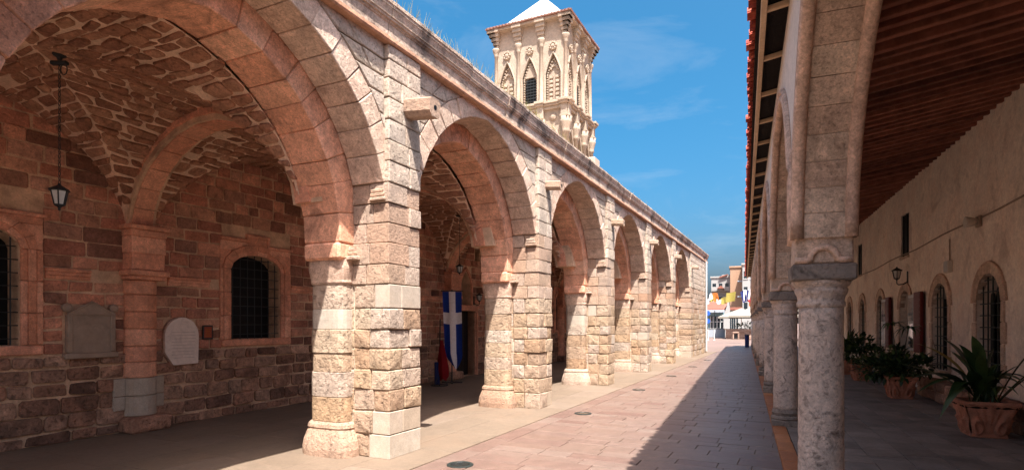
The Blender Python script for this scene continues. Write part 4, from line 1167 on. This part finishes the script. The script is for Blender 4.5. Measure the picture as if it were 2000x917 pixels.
nf = thing('framed_notice', 'small black framed notice with orange red sheet on the porch wall', 'notice', fb(6.62, 1.36, 0))
t = MB(); t.block(fb, (6.53, 1.37, .03), (6.72, 1.61, .055), .004); t.build('frame', 'iron', nf)
t = MB(); t.block(fb, (6.555, 1.395, .05), (6.695, 1.585, .058), .002); sh_ = t.build('sheet', 'notice_red', nf)
for q in range(5):
    t = MB(); t.block(fb, (6.575, 1.42 + q * .03, .0575), (6.675 - .015 * (q % 2), 1.428 + q * .03, .0588), .0004); t.build('text_line', 'orange_cloth', sh_)

# ------------------------------------------------------------------ flags by the church door
def cloth(fn, nu, nv, mfun):
    t = MB()
    for sgn in (0, 1):
        for j in range(nv):
            for i in range(nu):
                q = [(i, j), (i + 1, j), (i + 1, j + 1), (i, j + 1)]
                t.add([fn(a / nu, b / nv, sgn * .004) for a, b in q], [[0, 1, 2, 3]], mfun((i + .5) / nu, (j + .5) / nv))
    return t
fl = thing('church_flag', 'tall hanging blue flag with white cross on black stand beside the church door', 'flag', W(13.75, 8.55, 0))
fu_, fv_ = 13.75, 8.5
dx = Vector((1, .12, 0)).normalized(); dy = Vector((-.12, 1, 0)).normalized()
f0 = W(13.45, 8.35, 0)
def fcl(a, b, n):
    # a across, b downwards from the top bar; the foot swings out towards the stand
    w_ = .52; zz = 2.50 - 2.03 * b - .07 * math.sin(pi * a) * b
    tap = 1.0 if b < .8 else 1 - .75 * ((b - .8) / .2) ** 2
    x = (a - .5) * w_ * (1 - .12 * b) * tap + .05 * b + (.06 if b > .8 else 0) * (b - .8) * 5
    y = .035 * math.sin(a * 9 + b * 2) * (.3 + b) + n
    return f0 + dx * x + dy * y + Vector((0, 0, zz))
def fmat(a, b): return 1 if (abs(a - .5) < .17 or .27 < b < .42) else 0
cloth(fcl, 24, 40, fmat).build('cloth', ['flag_blue', 'flag_white'], fl, True)
t = MB(); t.tube([f0 - dx * .30 + Vector((0, 0, 2.52)), f0 + dx * .30 + Vector((0, 0, 2.52))], .014, 6); t.build('cross_bar', 'iron', fl)
t = MB(); t.tube([f0 + dy * .06 + Vector((0, 0, .04)), f0 + dy * .06 + Vector((0, 0, 2.56))], .017, 8); t.build('pole', 'iron', fl)
t = MB(); t.block(lambda a, b, c_: f0 + dx * a + dy * (b + .06) + Vector((0, 0, c_)), (-.28, -.03, .014), (.28, .03, .05), .006); t.block(lambda a, b, c_: f0 + dx * a + dy * (b + .06) + Vector((0, 0, c_)), (-.03, -.25, .015), (.03, .25, .051), .006); t.build('foot', 'iron', fl)
rf_ = thing('red_flag', 'furled dark red flag on short black stand with ring foot', 'flag', W(12.75, 8.3, 0))
r0 = W(12.75, 8.3, 0)
def frd(a, b, n):
    rad = .035 + .13 * b * (1 - .35 * max(0, b - .75) / .25); an = 2 * pi * a
    return r0 + Vector((rad * math.cos(an) * (1 + .25 * math.sin(5 * an)) + .05 + .05 * b, rad * .8 * math.sin(an) * (1 + .2 * math.cos(4 * an)), 1.20 - .98 * b + .08 * math.sin(2 * an) * b)) * 1.0
cloth(frd, 30, 14, lambda a, b: 0).build('cloth', ['flag_red'], rf_, True)
t = MB(); t.tube([r0 + Vector((0, 0, .02)), r0 + Vector((0.02, 0, 1.75))], .016, 8); t.build('pole', 'iron', rf_)
t = MB(); t.tube([r0 + Vector((.22 * math.cos(q * pi / 10), .22 * math.sin(q * pi / 10), .03)) for q in range(21)], .012, 6); t.build('ring_foot', 'iron', rf_)
for q in range(3):
    a = q * 2 * pi / 3; t = MB(); t.tube([r0 + Vector((.22 * math.cos(a), .22 * math.sin(a), .03)), r0 + Vector((0, 0, .35))], .010, 6); t.build('strut', 'iron', rf_)
t = MB(); t.lathe(lambda x, y, z: r0 + Vector((x - .06, y, z)), [(.06, .05), (.07, .06), (.07, .62), (.06, .63)], 10); t.build('umbrella_tube', 'navy_cloth', rf_)

# ------------------------------------------------------------------ ground lights in the paving
for i, (u_, v_) in enumerate(((5.75, 3.46), (9.98, 3.42), (14.1, 3.40), (18.2, 3.38), (22.4, 3.38), (26.6, 3.38))):
    c_ = W(u_, v_, .014)
    gl = thing('ground_light', 'round dark glass uplight set flush in the pink paving before the buttresses', 'light', c_, 'uplights sunk in the paving')
    fm = lambda x, y, z: c_ + Vector((x, y, z))
    t = MB(); t.lathe(fm, [(.155, -.02), (.155, .006), (.150, .009), (.118, .009), (.115, .004)], 28); t.build('rim', 'iron_green', gl)
    t = MB(); t.lathe(fm, [(.116, .0), (.116, .0055), (.05, .008), (.01, .0085)], 28); t.build('lens', 'cover_glass', gl)

# ------------------------------------------------------------------ fittings on the arcade wall
sp_ = thing('loudspeaker', 'small pale floodlight fixed high on the plaster wall beside the cable', 'loudspeaker', fw(13.0, 3.50, 0))  # horn loudspeaker beside the cable, no lamp
t = MB(); t.block(fw, (12.90, 3.40, 0), (13.10, 3.60, .05), .01); t.build('back_plate', 'plaque_grey', sp_)
t = MB(); t.lathe(lambda x, y, z: fw(13.0 + x, 3.50 + y, .05 + z), [(.05, 0), (.07, .03), (.10, .16), (.105, .18), (.09, .185)], 14); t.build('head', 'pale_plastic', sp_, True)
jb = thing('junction_box', 'pale junction box with conduit on the plaster wall between arched windows', 'electrical box', fw(14.62, 2.8, 0))
t = MB(); t.block(fw, (14.50, 2.70, 0), (14.76, 2.95, .09), .012); t.build('box', 'pale_plastic', jb)
t = MB(); t.block(fw, (14.52, 2.72, .088), (14.74, 2.93, .10), .006); t.build('cover', 'white_paint', jb)
t = MB(); t.tube([fw(14.63, 2.95, .02), fw(14.63, 3.40, .02)], .012, 6); t.build('conduit', 'plaque_grey', jb)
t = MB(); pts = []
for i in range(40):
    p_ = 4 + i; pts.append(fw(p_, 3.62 - .016 * (p_ - 10) + .02 * math.sin(i * 1.3), .018))
t.tube(pts, .016, 6); cbl = t.build('wall_cable', 'plaque_grey'); tag(cbl, 'thin grey cable running along the plaster arcade wall', 'cable')
BASEPT = None

# ------------------------------------------------------------------ planters
def pot(parent, c, w0, w1, h):
    """square flared terracotta planter with shell and scroll relief"""
    def prof(s_):                 # half width over height
        return w0 + (w1 - w0) * s_ ** 1.5
    def fn(a, s_):
        side = int(a * 4) % 4; q = (a * 4 - int(a * 4)) * 2 - 1
        if a >= 1: side, q = 3, 1
        hw = prof(s_); rel = 0.0
        e = math.exp(-((abs(q) - .0) / .14) ** 2)
        fan = math.sin(math.atan2(abs(q) * 1.2, .15 + s_ * .75) * 15) * .5 + .5
        rel = .026 * fan * (1 - e) * math.sin(pi * min(1, s_ * 1.1)) + .035 * e * math.sin(pi * s_)
        scr = math.exp(-((math.hypot(abs(q) - .62, (s_ - .25) * 1.1) - .22) / .07) ** 2); rel += .04 * scr
        rel *= 1 if s_ < .93 else 0
        x, y = q * hw * .98, -(hw + rel)
        for _ in range(side): x, y = -y, x
        return c(x, y, .03 + (h - .03) * s_)
    t = MB(); t.grid(fn, 128, 26); t.build('pot', 'terracotta', parent, True)
    t = MB(); t.block(c, (-w0 - .015, -w0 - .015, .0), (w0 + .015, w0 + .015, .05), .012); t.build('pot_foot', 'terracotta', parent)
    for sx in (-1, 1):
        t = MB(); t.block(c, (sx * (w1 - .035), -w1 - .012, h - .045), (sx * (w1 + .014), w1 + .012, h + .01), .012)
        t.block(c, (-w1 - .010, sx * (w1 - .036), h - .046), (w1 + .010, sx * (w1 + .012), h + .009), .012); t.build('rim', 'terracotta', parent)
    t = MB(); t.block(c, (-w1 + .02, -w1 + .02, h - .09), (w1 - .02, w1 - .02, h - .04), .02); t.build('soil', 'soil', parent)
def blade(mb, a, b, c_, w, fold=.25, n=7, stalk=.0, shape=1.0, mi=0):
    """leaf along the curve a-b-c (quadratic), widest in the middle, folded along its rib"""
    a, b, c_ = Vector(a), Vector(b), Vector(c_)
    pts = [a * (1 - s) ** 2 + b * 2 * s * (1 - s) + c_ * s * s for s in [i / n for i in range(n + 1)]]
    vs = []
    for i, p in enumerate(pts):
        s = i / n; tg = (pts[min(i + 1, n)] - pts[max(i - 1, 0)]).normalized()
        sd_ = tg.cross(Vector((0, 0, 1)))
        if sd_.length < .08: sd_ = tg.cross(Vector((.7, .7, 0)))
        sd_.normalize(); nm = sd_.cross(tg)
        k = 0.012 if s < stalk else max(.0, math.sin(pi * ((s - stalk) / (1 - stalk)) ** shape)) * w + .002
        vs += [p - sd_ * k + nm * k * fold, p, p + sd_ * k + nm * k * fold]
    fs = []
    for i in range(n):
        o = i * 3; fs += [[o, o + 1, o + 4, o + 3], [o + 1, o + 2, o + 5, o + 4]]
    mb.add(vs, fs, mi)
rp = random.Random(77)
def place(p, d):
    return lambda x, y, z: R(p + y, d + x, AFZ + z)
# big-leaved plant
P1 = place(10.15, 3.16); base = R(10.15, 3.16, AFZ)
pl = thing('potted_plant', 'terracotta planter holding large strap leaved plant with one yellowed leaf', 'plant', base)
pot(pl, P1, .20, .315, .50)
spec = [(-.62, -.1, 1.05, .05, 0), (-.95, -.2, .78, .05, 0), (-.45, .25, 1.38, .055, 0), (-.18, -.15, 1.42, .05, 0), (.05, .2, 1.15, .045, 0), (-.80, .1, 1.30, .05, 1), (-.30, -.45, .95, .05, 0),
        (.40, -.2, .70, .045, 0), (.25, .3, 1.0, .045, 0), (-.55, -.45, .55, .05, 0), (-.05, -.5, .9, .045, 0), (.1, -.1, 1.25, .04, 0), (-.40, .0, 1.2, .045, 0), (-.70, -.35, .9, .045, 0),
        (-.60, -.3, .25, .05, 0), (.55, .1, .80, .045, 0), (-.25, .45, 1.15, .045, 0), (-.15, -.3, 1.15, .04, 0), (-1.05, .15, 1.0, .045, 0), (.3, -.45, .8, .04, 0), (-.9, -.45, .62, .04, 0), (-.35,-.2,1.3,.045,0)]
for (x, y, z, w, yl) in spec:
    x0, y0 = rp.uniform(-.1, .1), rp.uniform(-.1, .1)
    t = MB(); a = P1(x0, y0, .44); e = P1(x * 1.0, y, z); m_ = P1(x * .32, y * .32, max(z, .9) * 1.0 + .15 if z < .9 else z * .86)
    blade(t, a, m_, e, w * 1.75, .3, 10, .25, .85); t.build('leaf', 'leaf_yellow' if yl else 'leaf', pl, True)
for (x, y, z, lw) in ((.62, -.62, 1.42, .09), (.70, -.45, 1.10, .07), (.80, -.9, 1.25, .08)):
    st0 = P1(.12, -.05, .44); mid = P1(x * .4, y * .4, z * .72); tip = P1(x * .8, y * .8, z * .98)
    t = MB(); pts = [st0 * (1 - s) ** 2 + mid * 2 * s * (1 - s) + tip * s * s for s in [q / 8 for q in range(9)]]; t.tube(pts, .010, 5); t.build('stem', 'stem', pl)
    t = MB(); blade(t, tip, P1(x * 1.05, y * 1.05, z * 1.10), P1(x * 1.35, y * 1.35, z * .98), lw, .25, 8, 0, .8); t.build('leaf', 'leaf', pl, True)
for k in range(26):
    an = rp.uniform(0, 2 * pi); l = rp.uniform(.2, .5); t = MB(); a = P1(rp.uniform(-.15, .15), rp.uniform(-.15, .15), .44)
    blade(t, a, P1(l * .5 * math.cos(an), l * .5 * math.sin(an), rp.uniform(.75, 1.0)), P1(l * math.cos(an), l * math.sin(an), rp.uniform(.6, 1.05)), .03, .3, 6, .1, .9); t.build('leaf', 'leaf', pl, True)
def bush(parent, c, blobs, n, ls, m='leaf', name='foliage'):
    t = MB()
    for k in range(n):
        bx, by, bz, br = rp.choice(blobs)
        while True:
            q = Vector((rp.uniform(-1, 1), rp.uniform(-1, 1), rp.uniform(-1, 1)))
            if .25 < q.length < 1: break
        o = (bx + q.x * br, by + q.y * br, bz + q.z * br * .9)
        dr = Vector((q.x, q.y, q.z + .25)).normalized() + Vector((rp.uniform(-.5, .5), rp.uniform(-.5, .5), rp.uniform(-.4, .5)))
        dr.normalize(); l = ls * rp.uniform(.6, 1.3)
        a = Vector(o); b_ = a + dr * l * .5 + Vector((0, 0, .012)); e = a + dr * l - Vector((0, 0, l * .15))
        blade(t, c(*a), c(*b_), c(*e), l * .26, .3, 3, 0, .85)
    return stuff(t.build(name, m, parent, True))
def stems(parent, c, tops):
    for (x, y, z) in tops:
        t = MB(); t.tube([c(x * .1, y * .1, .4), c(x * .5, y * .5, .4 + (z - .4) * .5), c(x, y, z)], [.014, .011, .007], 5); t.build('stem', 'stem', parent)
P2 = place(14.55, 3.08)
pl = thing('potted_plant', 'terracotta planter with bushy shrub and two tufted stems before the red shutters', 'plant', R(14.55, 3.08, AFZ))
pot(pl, P2, .18, .265, .46)
stems(pl, P2, [(-.12, .1, 1.55), (.16, .05, 1.48), (-.3, 0, .8), (.3, -.1, .8), (.0, -.2, .8)])
bush(pl, P2, [(-.25, 0, .66, .26), (.22, -.05, .66, .26), (0, .1, .72, .26), (-.42, .1, .62, .24), (.42, 0, .72, .2), (0, -.2, .62, .24), (-.55, .3, .6, .25), (0, .3, .9, .2)], 900, .14)
for (x, y, z) in ((-.12, .1, 1.55), (.16, .05, 1.48)):
    for k in range(18):
        an = rp.uniform(0, 2 * pi); l = rp.uniform(.18, .3); t = MB()
        blade(t, P2(x, y, z), P2(x + l * .6 * math.cos(an), y + l * .6 * math.sin(an), z + rp.uniform(.0, .2)), P2(x + l * math.cos(an), y + l * math.sin(an), z - rp.uniform(-.08, .2)), .022, .3, 5, 0, .9); t.build('leaf', 'leaf', pl, True)
P3 = place(18.6, 3.02)
pl = thing('potted_plant', 'terracotta planter with rounded dark shrub beyond the tufted one', 'plant', R(18.6, 3.02, AFZ))
pot(pl, P3, .175, .255, .44); stems(pl, P3, [(-.2, 0, .9), (.2, .1, .9), (0, -.1, 1.0)])
bush(pl, P3, [(-.1, 0, .75, .32), (.25, 0, .72, .28), (.05, .1, 1.0, .3), (.4, -.25, .6, .3), (.55, -.5, .5, .28), (.5, -.9, .45, .26), (-.3, .2, .8, .26)], 900, .15)
P4 = place(20.7, 3.0)
pl = thing('potted_plant', 'terracotta planter with spiky rosette plant farthest along the arcade wall', 'plant', R(20.7, 3.0, AFZ))
pot(pl, P4, .175, .255, .44)
for k in range(54):
    an = rp.uniform(0, 2 * pi); l = rp.uniform(.25, .55); zz = rp.uniform(.75, 1.45); t = MB()
    blade(t, P4(0, 0, .42 + rp.uniform(0, .4)), P4(l * .45 * math.cos(an), l * .45 * math.sin(an), zz * .8 + .1), P4(l * math.cos(an), l * math.sin(an), zz), .04, .3, 5, .0, .8); t.build('leaf', 'leaf', pl, True)

# weeds along the parapet
t = MB(); rw = random.Random(4)
for k in range(420):
    u_ = 5.6 + 6.0 * rw.random() ** 1.1 if k < 330 else rw.uniform(11, 30); h = rw.uniform(.05, .20); v_ = 4.30 + rw.uniform(-.03, .12)
    a = W(u_, v_, 5.475); e = a + Vector((rw.uniform(-.07, .07), rw.uniform(-.07, .07), h))
    t.tube([a, a.lerp(e, .6) + Vector((rw.uniform(-.01, .01), 0, 0)), e], [.0022, .0016, .0008], 3, cap=False)
stuff(t.build('parapet_weeds', 'weed'), 'dry wispy weeds growing along the top of the cornice', 'weeds')
# ------------------------------------------------------------------ plaza and town beyond the end of the street
FA = math.atan(455 / FPX)         # the plaza continues the line of the street: x across it, y along it
XF = Matrix.Rotation(-FA, 4, 'Z')
def X(px, Z): return math.tan(math.atan((px - 1000) / FPX) - FA) * Z
def Zh(py, Z): return CAM_H + (630 - py) * Z * math.cos(FA) / FPX
def bx(x0, x1, y0, y1, z0, z1, bev=.02):
    t = MB(); t.block(ident, (x0, y0, z0), (x1, y1, z1), bev); return t
# cafe with red roof
Zc = 78.0
x0, x1 = X(1366, Zc), X(1424, Zc)
cafe = thing('cafe', 'low pale cafe with red tiled roof at the end of the street', 'building', (x0, Zc, 0))
bx(x0, x1, Zc, Zc + 9, 0, 2.95).build('wall', 'teal_wall', cafe)
t = MB(); t.add([Vector(q) for q in ((x0 - .3, Zc - 1.4, 3.3), (x1 - .6, Zc - 1.4, 3.3), (x1 - .1, Zc + 4, 4.45), (x0 - .3, Zc + 4, 4.45), (x1 - .6, Zc + 9.4, 3.3), (x0 - .3, Zc + 9.4, 3.3))], [[0, 1, 2, 3], [3, 2, 4, 5], [1, 4, 2], [0, 3, 5]])
rf_ = t.build('roof', 'far_roof', cafe)
for k in range(22):
    x = x0 - .2 + (x1 - x0 - .5) * k / 21
    t = MB(); t.tube([Vector((x, Zc - 1.42, 3.34)), Vector((x + .02, Zc + 3.95, 4.47))], .06, 5); t.build('tile_rib', 'far_roof', rf_)
bx(x0 - .3, x1 - .5, Zc - 1.45, Zc - 1.3, 2.95, 3.28).build('fascia', 'grey_wall', cafe)
wn_ = bx(X(1388, Zc), X(1413, Zc), Zc - .08, Zc + .05, .1, 2.5, .01).build('shopfront', 'window_glass', cafe)
for px in (1388, 1393, 1400.5, 1407, 1413):
    bx(X(px, Zc) - .05, X(px, Zc) + .05, Zc - .14, Zc - .07, .1, 2.5, .01).build('mullion', 'white_paint', wn_)
bx(X(1388, Zc), X(1413, Zc), Zc - .135, Zc - .075, 1.75, 1.85, .01).build('transom', 'white_paint', wn_)
t = MB(); t.prism(lambda a, b, c_: Vector((a, c_, b)), [(X(1414, Zc), 0), (X(1426, Zc), 0), (X(1426, Zc), 3.4), (X(1424, Zc), 4.75), (X(1419, Zc), 3.5), (X(1414, Zc), 2.6)], Zc - 1.2, Zc - .9); t.build('side_gable', 'white_wall', cafe)
t = MB(); t.tube([Vector((X(1397, Zc), Zc - 1.6, 0)), Vector((X(1397, Zc), Zc - 1.6, 3.2))], .05, 6); t.build('awning_post', 'iron', cafe)
# annex
Za = 80.0; x0, x1 = X(1424, Za), X(1480, Za)
an = thing('cafe_annex', 'white shuttered annex with red roof edge behind the parasols', 'building', (x0, Za, 0))
bx(x0, x1, Za, Za + 7, 0, 3.3).build('wall', 'white_wall', an)
bx(x0 - .1, x0 + 1.6, Za - .3, Za + 6, 3.3, 3.65).build('roof', 'far_roof', an)
for px in (1427, 1431, 1435, 1440):
    w_ = bx(X(px, Za) - .09, X(px, Za) + .09, Za - .06, Za + .05, .6, 2.6, .01).build('window', 'window_glass', an)
    bx(X(px, Za) - .13, X(px, Za) + .13, Za - .09, Za - .02, 2.6, 2.7, .01).build('lintel', 'grey_wall', w_)
# apartment blocks
def tower_block(name, label, px0, px1, ytop, Z, dep, wm, rows_, cols_, side=True, bal=False):
    x0, x1 = X(px0, Z), X(px1, Z); h = Zh(ytop, Z)
    b = thing(name, label, 'building', (x0, Z, 0))
    bx(x0, x1, Z, Z + dep, 0, h, .03).build('wall', wm, b)
    bx(x0 - .2, x1 + .2, Z - .2, Z + dep, h, h + .35, .03).build('parapet', wm, b)
    for i in range(rows_):
        for j in range(cols_):
            cx = x0 + (x1 - x0) * (j + .5) / cols_; w_ = (x1 - x0) / cols_ * .28; cz = h - 1.9 - 3.0 * i
            if cz < 3: continue
            o = bx(cx - w_, cx + w_, Z - .06, Z + .1, cz - .7, cz + .7, .01).build('window', 'window_glass', b)
            bx(cx - w_ - .1, cx + w_ + .1, Z - .12, Z, cz - .85, cz - .72, .01).build('sill', 'white_paint', o)
            if bal:
                bx(cx - w_ * 1.6, cx + w_ * 1.6, Z - 1.1, Z, cz - 1.05, cz - .87, .02).build('balcony', 'white_wall', b)
                bx(cx - w_ * 1.6, cx + w_ * 1.6, Z - 1.12, Z - 1.04, cz - .87, cz - .1, .02).build('balustrade', 'white_wall', b)
    if side:
        for i in range(rows_):
            cz = h - 2.2 - 3.0 * i
            if cz < 3: continue
            bx(x0 - .9, x0, Z + 1.0, Z + 3.2, cz - .9, cz - .7, .02).build('balcony', 'grey_wall', b)
            bx(x0 - .06, x0 + .1, Z + 1.2, Z + 2.8, cz - .7, cz + .9, .02).build('window', 'window_glass', b)
    return b
ap1 = tower_block('apartment_building', 'white terraced apartment block with small red roofs beyond the cafe', 1389, 1426, 541, 135, 14, 'white_wall', 4, 3, False, True)
Zp = 135
t = MB(); t.add([Vector((X(1403, Zp), Zp + 1, Zh(541, Zp))), Vector((X(1425, Zp), Zp + 1, Zh(541, Zp))), Vector((X(1425, Zp), Zp + 1, Zh(534, Zp))), Vector((X(1411, Zp), Zp + 1, Zh(534, Zp))),
                 Vector((X(1403, Zp), Zp + 6, Zh(541, Zp))), Vector((X(1425, Zp), Zp + 6, Zh(541, Zp))), Vector((X(1425, Zp), Zp + 6, Zh(534, Zp))), Vector((X(1411, Zp), Zp + 6, Zh(534, Zp)))],
                [[0, 1, 2, 3], [4, 5, 6, 7], [0, 3, 7, 4], [3, 2, 6, 7], [1, 2, 6, 5]]); t.build('penthouse', 'white_wall', ap1)
t = MB(); t.prism(lambda a, b, c_: Vector((a, c_, b)), [(X(1405, Zp), Zh(539, Zp)), (X(1421, Zp), Zh(534, Zp)), (X(1421, Zp), Zh(536, Zp)), (X(1406, Zp), Zh(541, Zp))], Zp - .5, Zp + 5); t.build('red_roof', 'far_roof', ap1)
t = MB(); t.prism(lambda a, b, c_: Vector((a, c_, b)), [(X(1401, Zp), Zh(563, Zp)), (X(1415, Zp), Zh(563, Zp)), (X(1409, Zp), Zh(557, Zp))], Zp - 2.5, Zp + 1); t.build('red_roof', 'far_roof', ap1)
tower_block('apartment_building', 'tall plain tan apartment block beside the white terraced one', 1426, 1449, 522, 128, 16, 'tan_wall', 0, 1, False)
tower_block('apartment_building', 'grey white high rise block beside the tan one', 1450, 1476, 517, 120, 14, 'white_wall', 5, 2, True)
# planter wall of pink stone with shrubs
Zq = 65.0; x0, x1 = X(1417, Zq), X(1484, Zq)
pw = thing('planter_wall', 'low pink stone planter wall filled with shrubs across the plaza', 'planter', (x0, Zq, 0))
bx(x0 + .05, x1 - .05, Zq + .05, Zq + 1.6, 0, .9).build('core', 'grout', pw)
rq = random.Random(8)
for j in range(5):
    cs = cuts(x0, x1, .4, .8, rq)
    for a, b in zip(cs[:-1], cs[1:]): bx(a + .01, b - .01, Zq, Zq + .2, j * .185 + .005, j * .185 + .18, .015).build('stone', 'planter_stone', pw)
bx(x0 - .08, x1 + .08, Zq - .06, Zq + 1.7, .93, 1.02).build('coping', 'planter_stone', pw)
fm = lambda x, y, z: Vector((x, y, z))
bush(pw, fm, [(x0 + 1.2 + k * .55, Zq + .8, 1.15 + .15 * (k % 3), .38) for k in range(5)], 260, .3, name='shrubs')
for k in range(7):
    t = MB(); a = Vector((x0 + 3.0 + rq.uniform(-.5, .5), Zq + .6, 1.0)); blade(t, a, a + Vector((rq.uniform(-.3, .3), 0, .7)), a + Vector((rq.uniform(-.7, .7), 0, .9)), .09, .3, 5); t.build('leaf', 'leaf', pw)
# bench niche and bin in front of it
bn = thing('stone_bench', 'small pale stone bench with open dark middle before the planter wall', 'bench', (X(1432, 63.5), 63.5, 0))
bx(X(1431, 63.5), X(1443, 63.5), 63.2, 63.8, .62, .74).build('seat', 'planter_stone', bn)
for px in (1431, 1441.5): bx(X(px, 63.5), X(px, 63.5) + .12, 63.25, 63.75, 0, .62).build('leg', 'planter_stone', bn)
bx(X(1434, 63.5), X(1440, 63.5), 63.4, 63.6, .05, .55).build('dark_infill', 'iron', bn)  # dark block filling the middle of the bench between its legs
bx(X(1457, 62), X(1476, 62), 61.7, 62.3, 0, .42, .05).build('flower_trough', 'planter_stone')
o = bpy.data.objects['flower_trough']; tag(o, 'long low pale stone trough at the foot of the planter wall', 'trough')
# low grey wall with white posts, rails
Zf = 70
lw = thing('low_grey_wall', 'low grey rendered wall in front of the cafe', 'wall', (X(1370, Zf), Zf, 0))
bx(X(1362, Zf), X(1416, Zf), Zf, Zf + .3, 0, .95).build('wall', 'grey_wall', lw); bx(X(1362, Zf) - .03, X(1416, Zf) + .03, Zf - .04, Zf + .34, .95, 1.02).build('coping', 'white_wall', lw)
for px in (1383, 1395):
    c_ = Vector((X(px, 58), 58, 0)); t = MB(); t.lathe(lambda x, y, z: c_ + Vector((x, y, z)), [(.09, 0), (.09, .03), (.05, .05), (.05, .98), (.04, 1.02), (.01, 1.03)], 10)
    tag(t.build('bollard', 'white_paint'), 'slim white metal bollard in the plaza before the grey wall', 'bollard', 'white bollards in the plaza')
# blue parking sign on a post
sg = thing('street_sign', 'blue traffic sign discs on a dark post beside the cafe', 'sign', (X(1382, 66), 66, 0))
t = MB(); t.tube([Vector((X(1382, 66), 66, 0)), Vector((X(1382, 66), 66, 2.95))], .035, 8); t.build('post', 'iron', sg)
for z in (2.7, 1.85):
    c_ = Vector((X(1382, 66), 65.95, z)); t = MB(); t.lathe(lambda x, y, zz: c_ + Vector((x, -zz, y)), [(.28, 0), (.28, .02), (.02, .021)], 18); t.build('disc', 'blue_paint', sg)
# market parasols
for (px, Z, yt, w_, lab) in ((1448, 68, 601, 2.3, 'square cream market parasol over the planter wall'), (1468, 66, 599, 2.2, 'square cream market parasol tucked behind the arcade columns'), (1556, 62, 598, 2.4, 'square cream market parasol seen between the arcade columns')):
    cx = X(px, Z); zt = Zh(yt, Z); ps = thing('parasol', lab, 'parasol', (cx, Z, 0), 'cream parasols on the plaza')
    t = MB(); q = [Vector((cx + a * w_, Z + b * w_, zt - .95)) for a, b in ((-1, -1), (1, -1), (1, 1), (-1, 1))]
    lo_ = [v - Vector((0, 0, .18)) for v in q]; ap_ = Vector((cx, Z, zt))
    t.add(q + lo_ + [ap_], [[0, 1, 8], [1, 2, 8], [2, 3, 8], [3, 0, 8], [0, 1, 5, 4], [1, 2, 6, 5], [2, 3, 7, 6], [3, 0, 4, 7]]); t.build('canopy', 'canvas', ps)
    t = MB(); t.tube([Vector((cx, Z, 0)), ap_], .04, 8); t.build('pole', 'fascia_wood', ps)
    bx(cx - .35, cx + .35, Z - .35, Z + .35, 0, .1).build('base', 'plaque_grey', ps)
    for k in range(4):
        t = MB(); t.tube([ap_ - Vector((0, 0, .1)), q[k] - Vector((0, 0, .06))], .02, 5); t.build('rib', 'fascia_wood', ps)
# bunting of flags across the far end of the street
rb2 = random.Random(2)
flags = [('orange_cloth', 1396, 571, 10, 16, 52), ('flag_white', 1391, 572, 8, 13, 53), ('yellow_cloth', 1413, 580, 9, 12, 54), ('yellow_cloth', 1428, 570, 16, 17, 50), ('flag_white', 1380, 583, 9, 9, 50), ('yellow_cloth', 1391, 582, 5, 5, 51),
         ('flag_white', 1404, 583, 8, 8, 52), ('navy_cloth', 1449, 568, 6, 20, 50), ('flag_white', 1455, 566, 5, 20, 50), ('navy_cloth', 1460, 566, 5, 20, 50), ('flag_white', 1465, 565, 5, 18, 50), ('orange_cloth', 1468, 583, 7, 13, 51), ('flag_red', 1462, 580, 8, 8, 51), ('navy_cloth', 1470, 566, 6, 18, 50)]
names_ = {'orange_cloth': 'orange', 'flag_white': 'white', 'yellow_cloth': 'yellow', 'navy_cloth': 'dark blue', 'flag_red': 'red'}
cord = thing('flag_line', 'thin sagging cord carrying small flags across the end of the street', 'cord', (X(1370, 51), 51, 3.5))
t = MB(); pts = []
for q in range(31):
    px = 1352 + 132 * q / 30; pts.append(Vector((X(px, 51), 51, Zh(566, 51) - .35 * math.sin(pi * q / 30))))
t.tube(pts, .012, 4); t.build('cord', 'iron', cord)
t = MB(); pts = [p + Vector((0, 1.2, -.25)) for p in pts]; t.tube(pts, .012, 4); t.build('cord', 'iron', cord)
for i, (m, px, py, w_, h_, Z) in enumerate(flags):
    cx, zt = X(px, Z), Zh(py, Z); w2, h2 = w_ * Z / FPX / 2, h_ * Z / FPX; ph = rb2.uniform(0, 6); tilt = rb2.uniform(-.25, .25)
    def ff(a, b, n): return Vector((cx + (a - .5) * 2 * w2 + tilt * h2 * b, Z + .08 * math.sin(a * 5 + ph) * b + n, zt - h2 * b + .05 * math.sin(a * 4 + ph)))
    o = cloth(ff, 6, 5, lambda a, b: 0).build('small_flag', m)
    tag(o, 'small %s cloth flag on the line over the far end of the street' % names_[m], 'flag', 'small flags over the far end of the street')
XF = None
# dark bin against the last arcade column
bn_ = thing('litter_bin', 'dark blue litter bin beside the far arcade columns', 'bin', R(42.0, .16, 0))
bc = R(42.0, .16, 0); fm = lambda x, y, z: bc + Vector((x, y, z))
t = MB(); t.lathe(fm, [(.12, 0), (.13, .05), (.14, .78), (.15, .8)], 14); t.build('body', 'navy_cloth', bn_)
t = MB(); t.lathe(fm, [(.16, .8), (.16, .84), (.1, .88), (.02, .9)], 14); t.build('lid', 'iron', bn_)
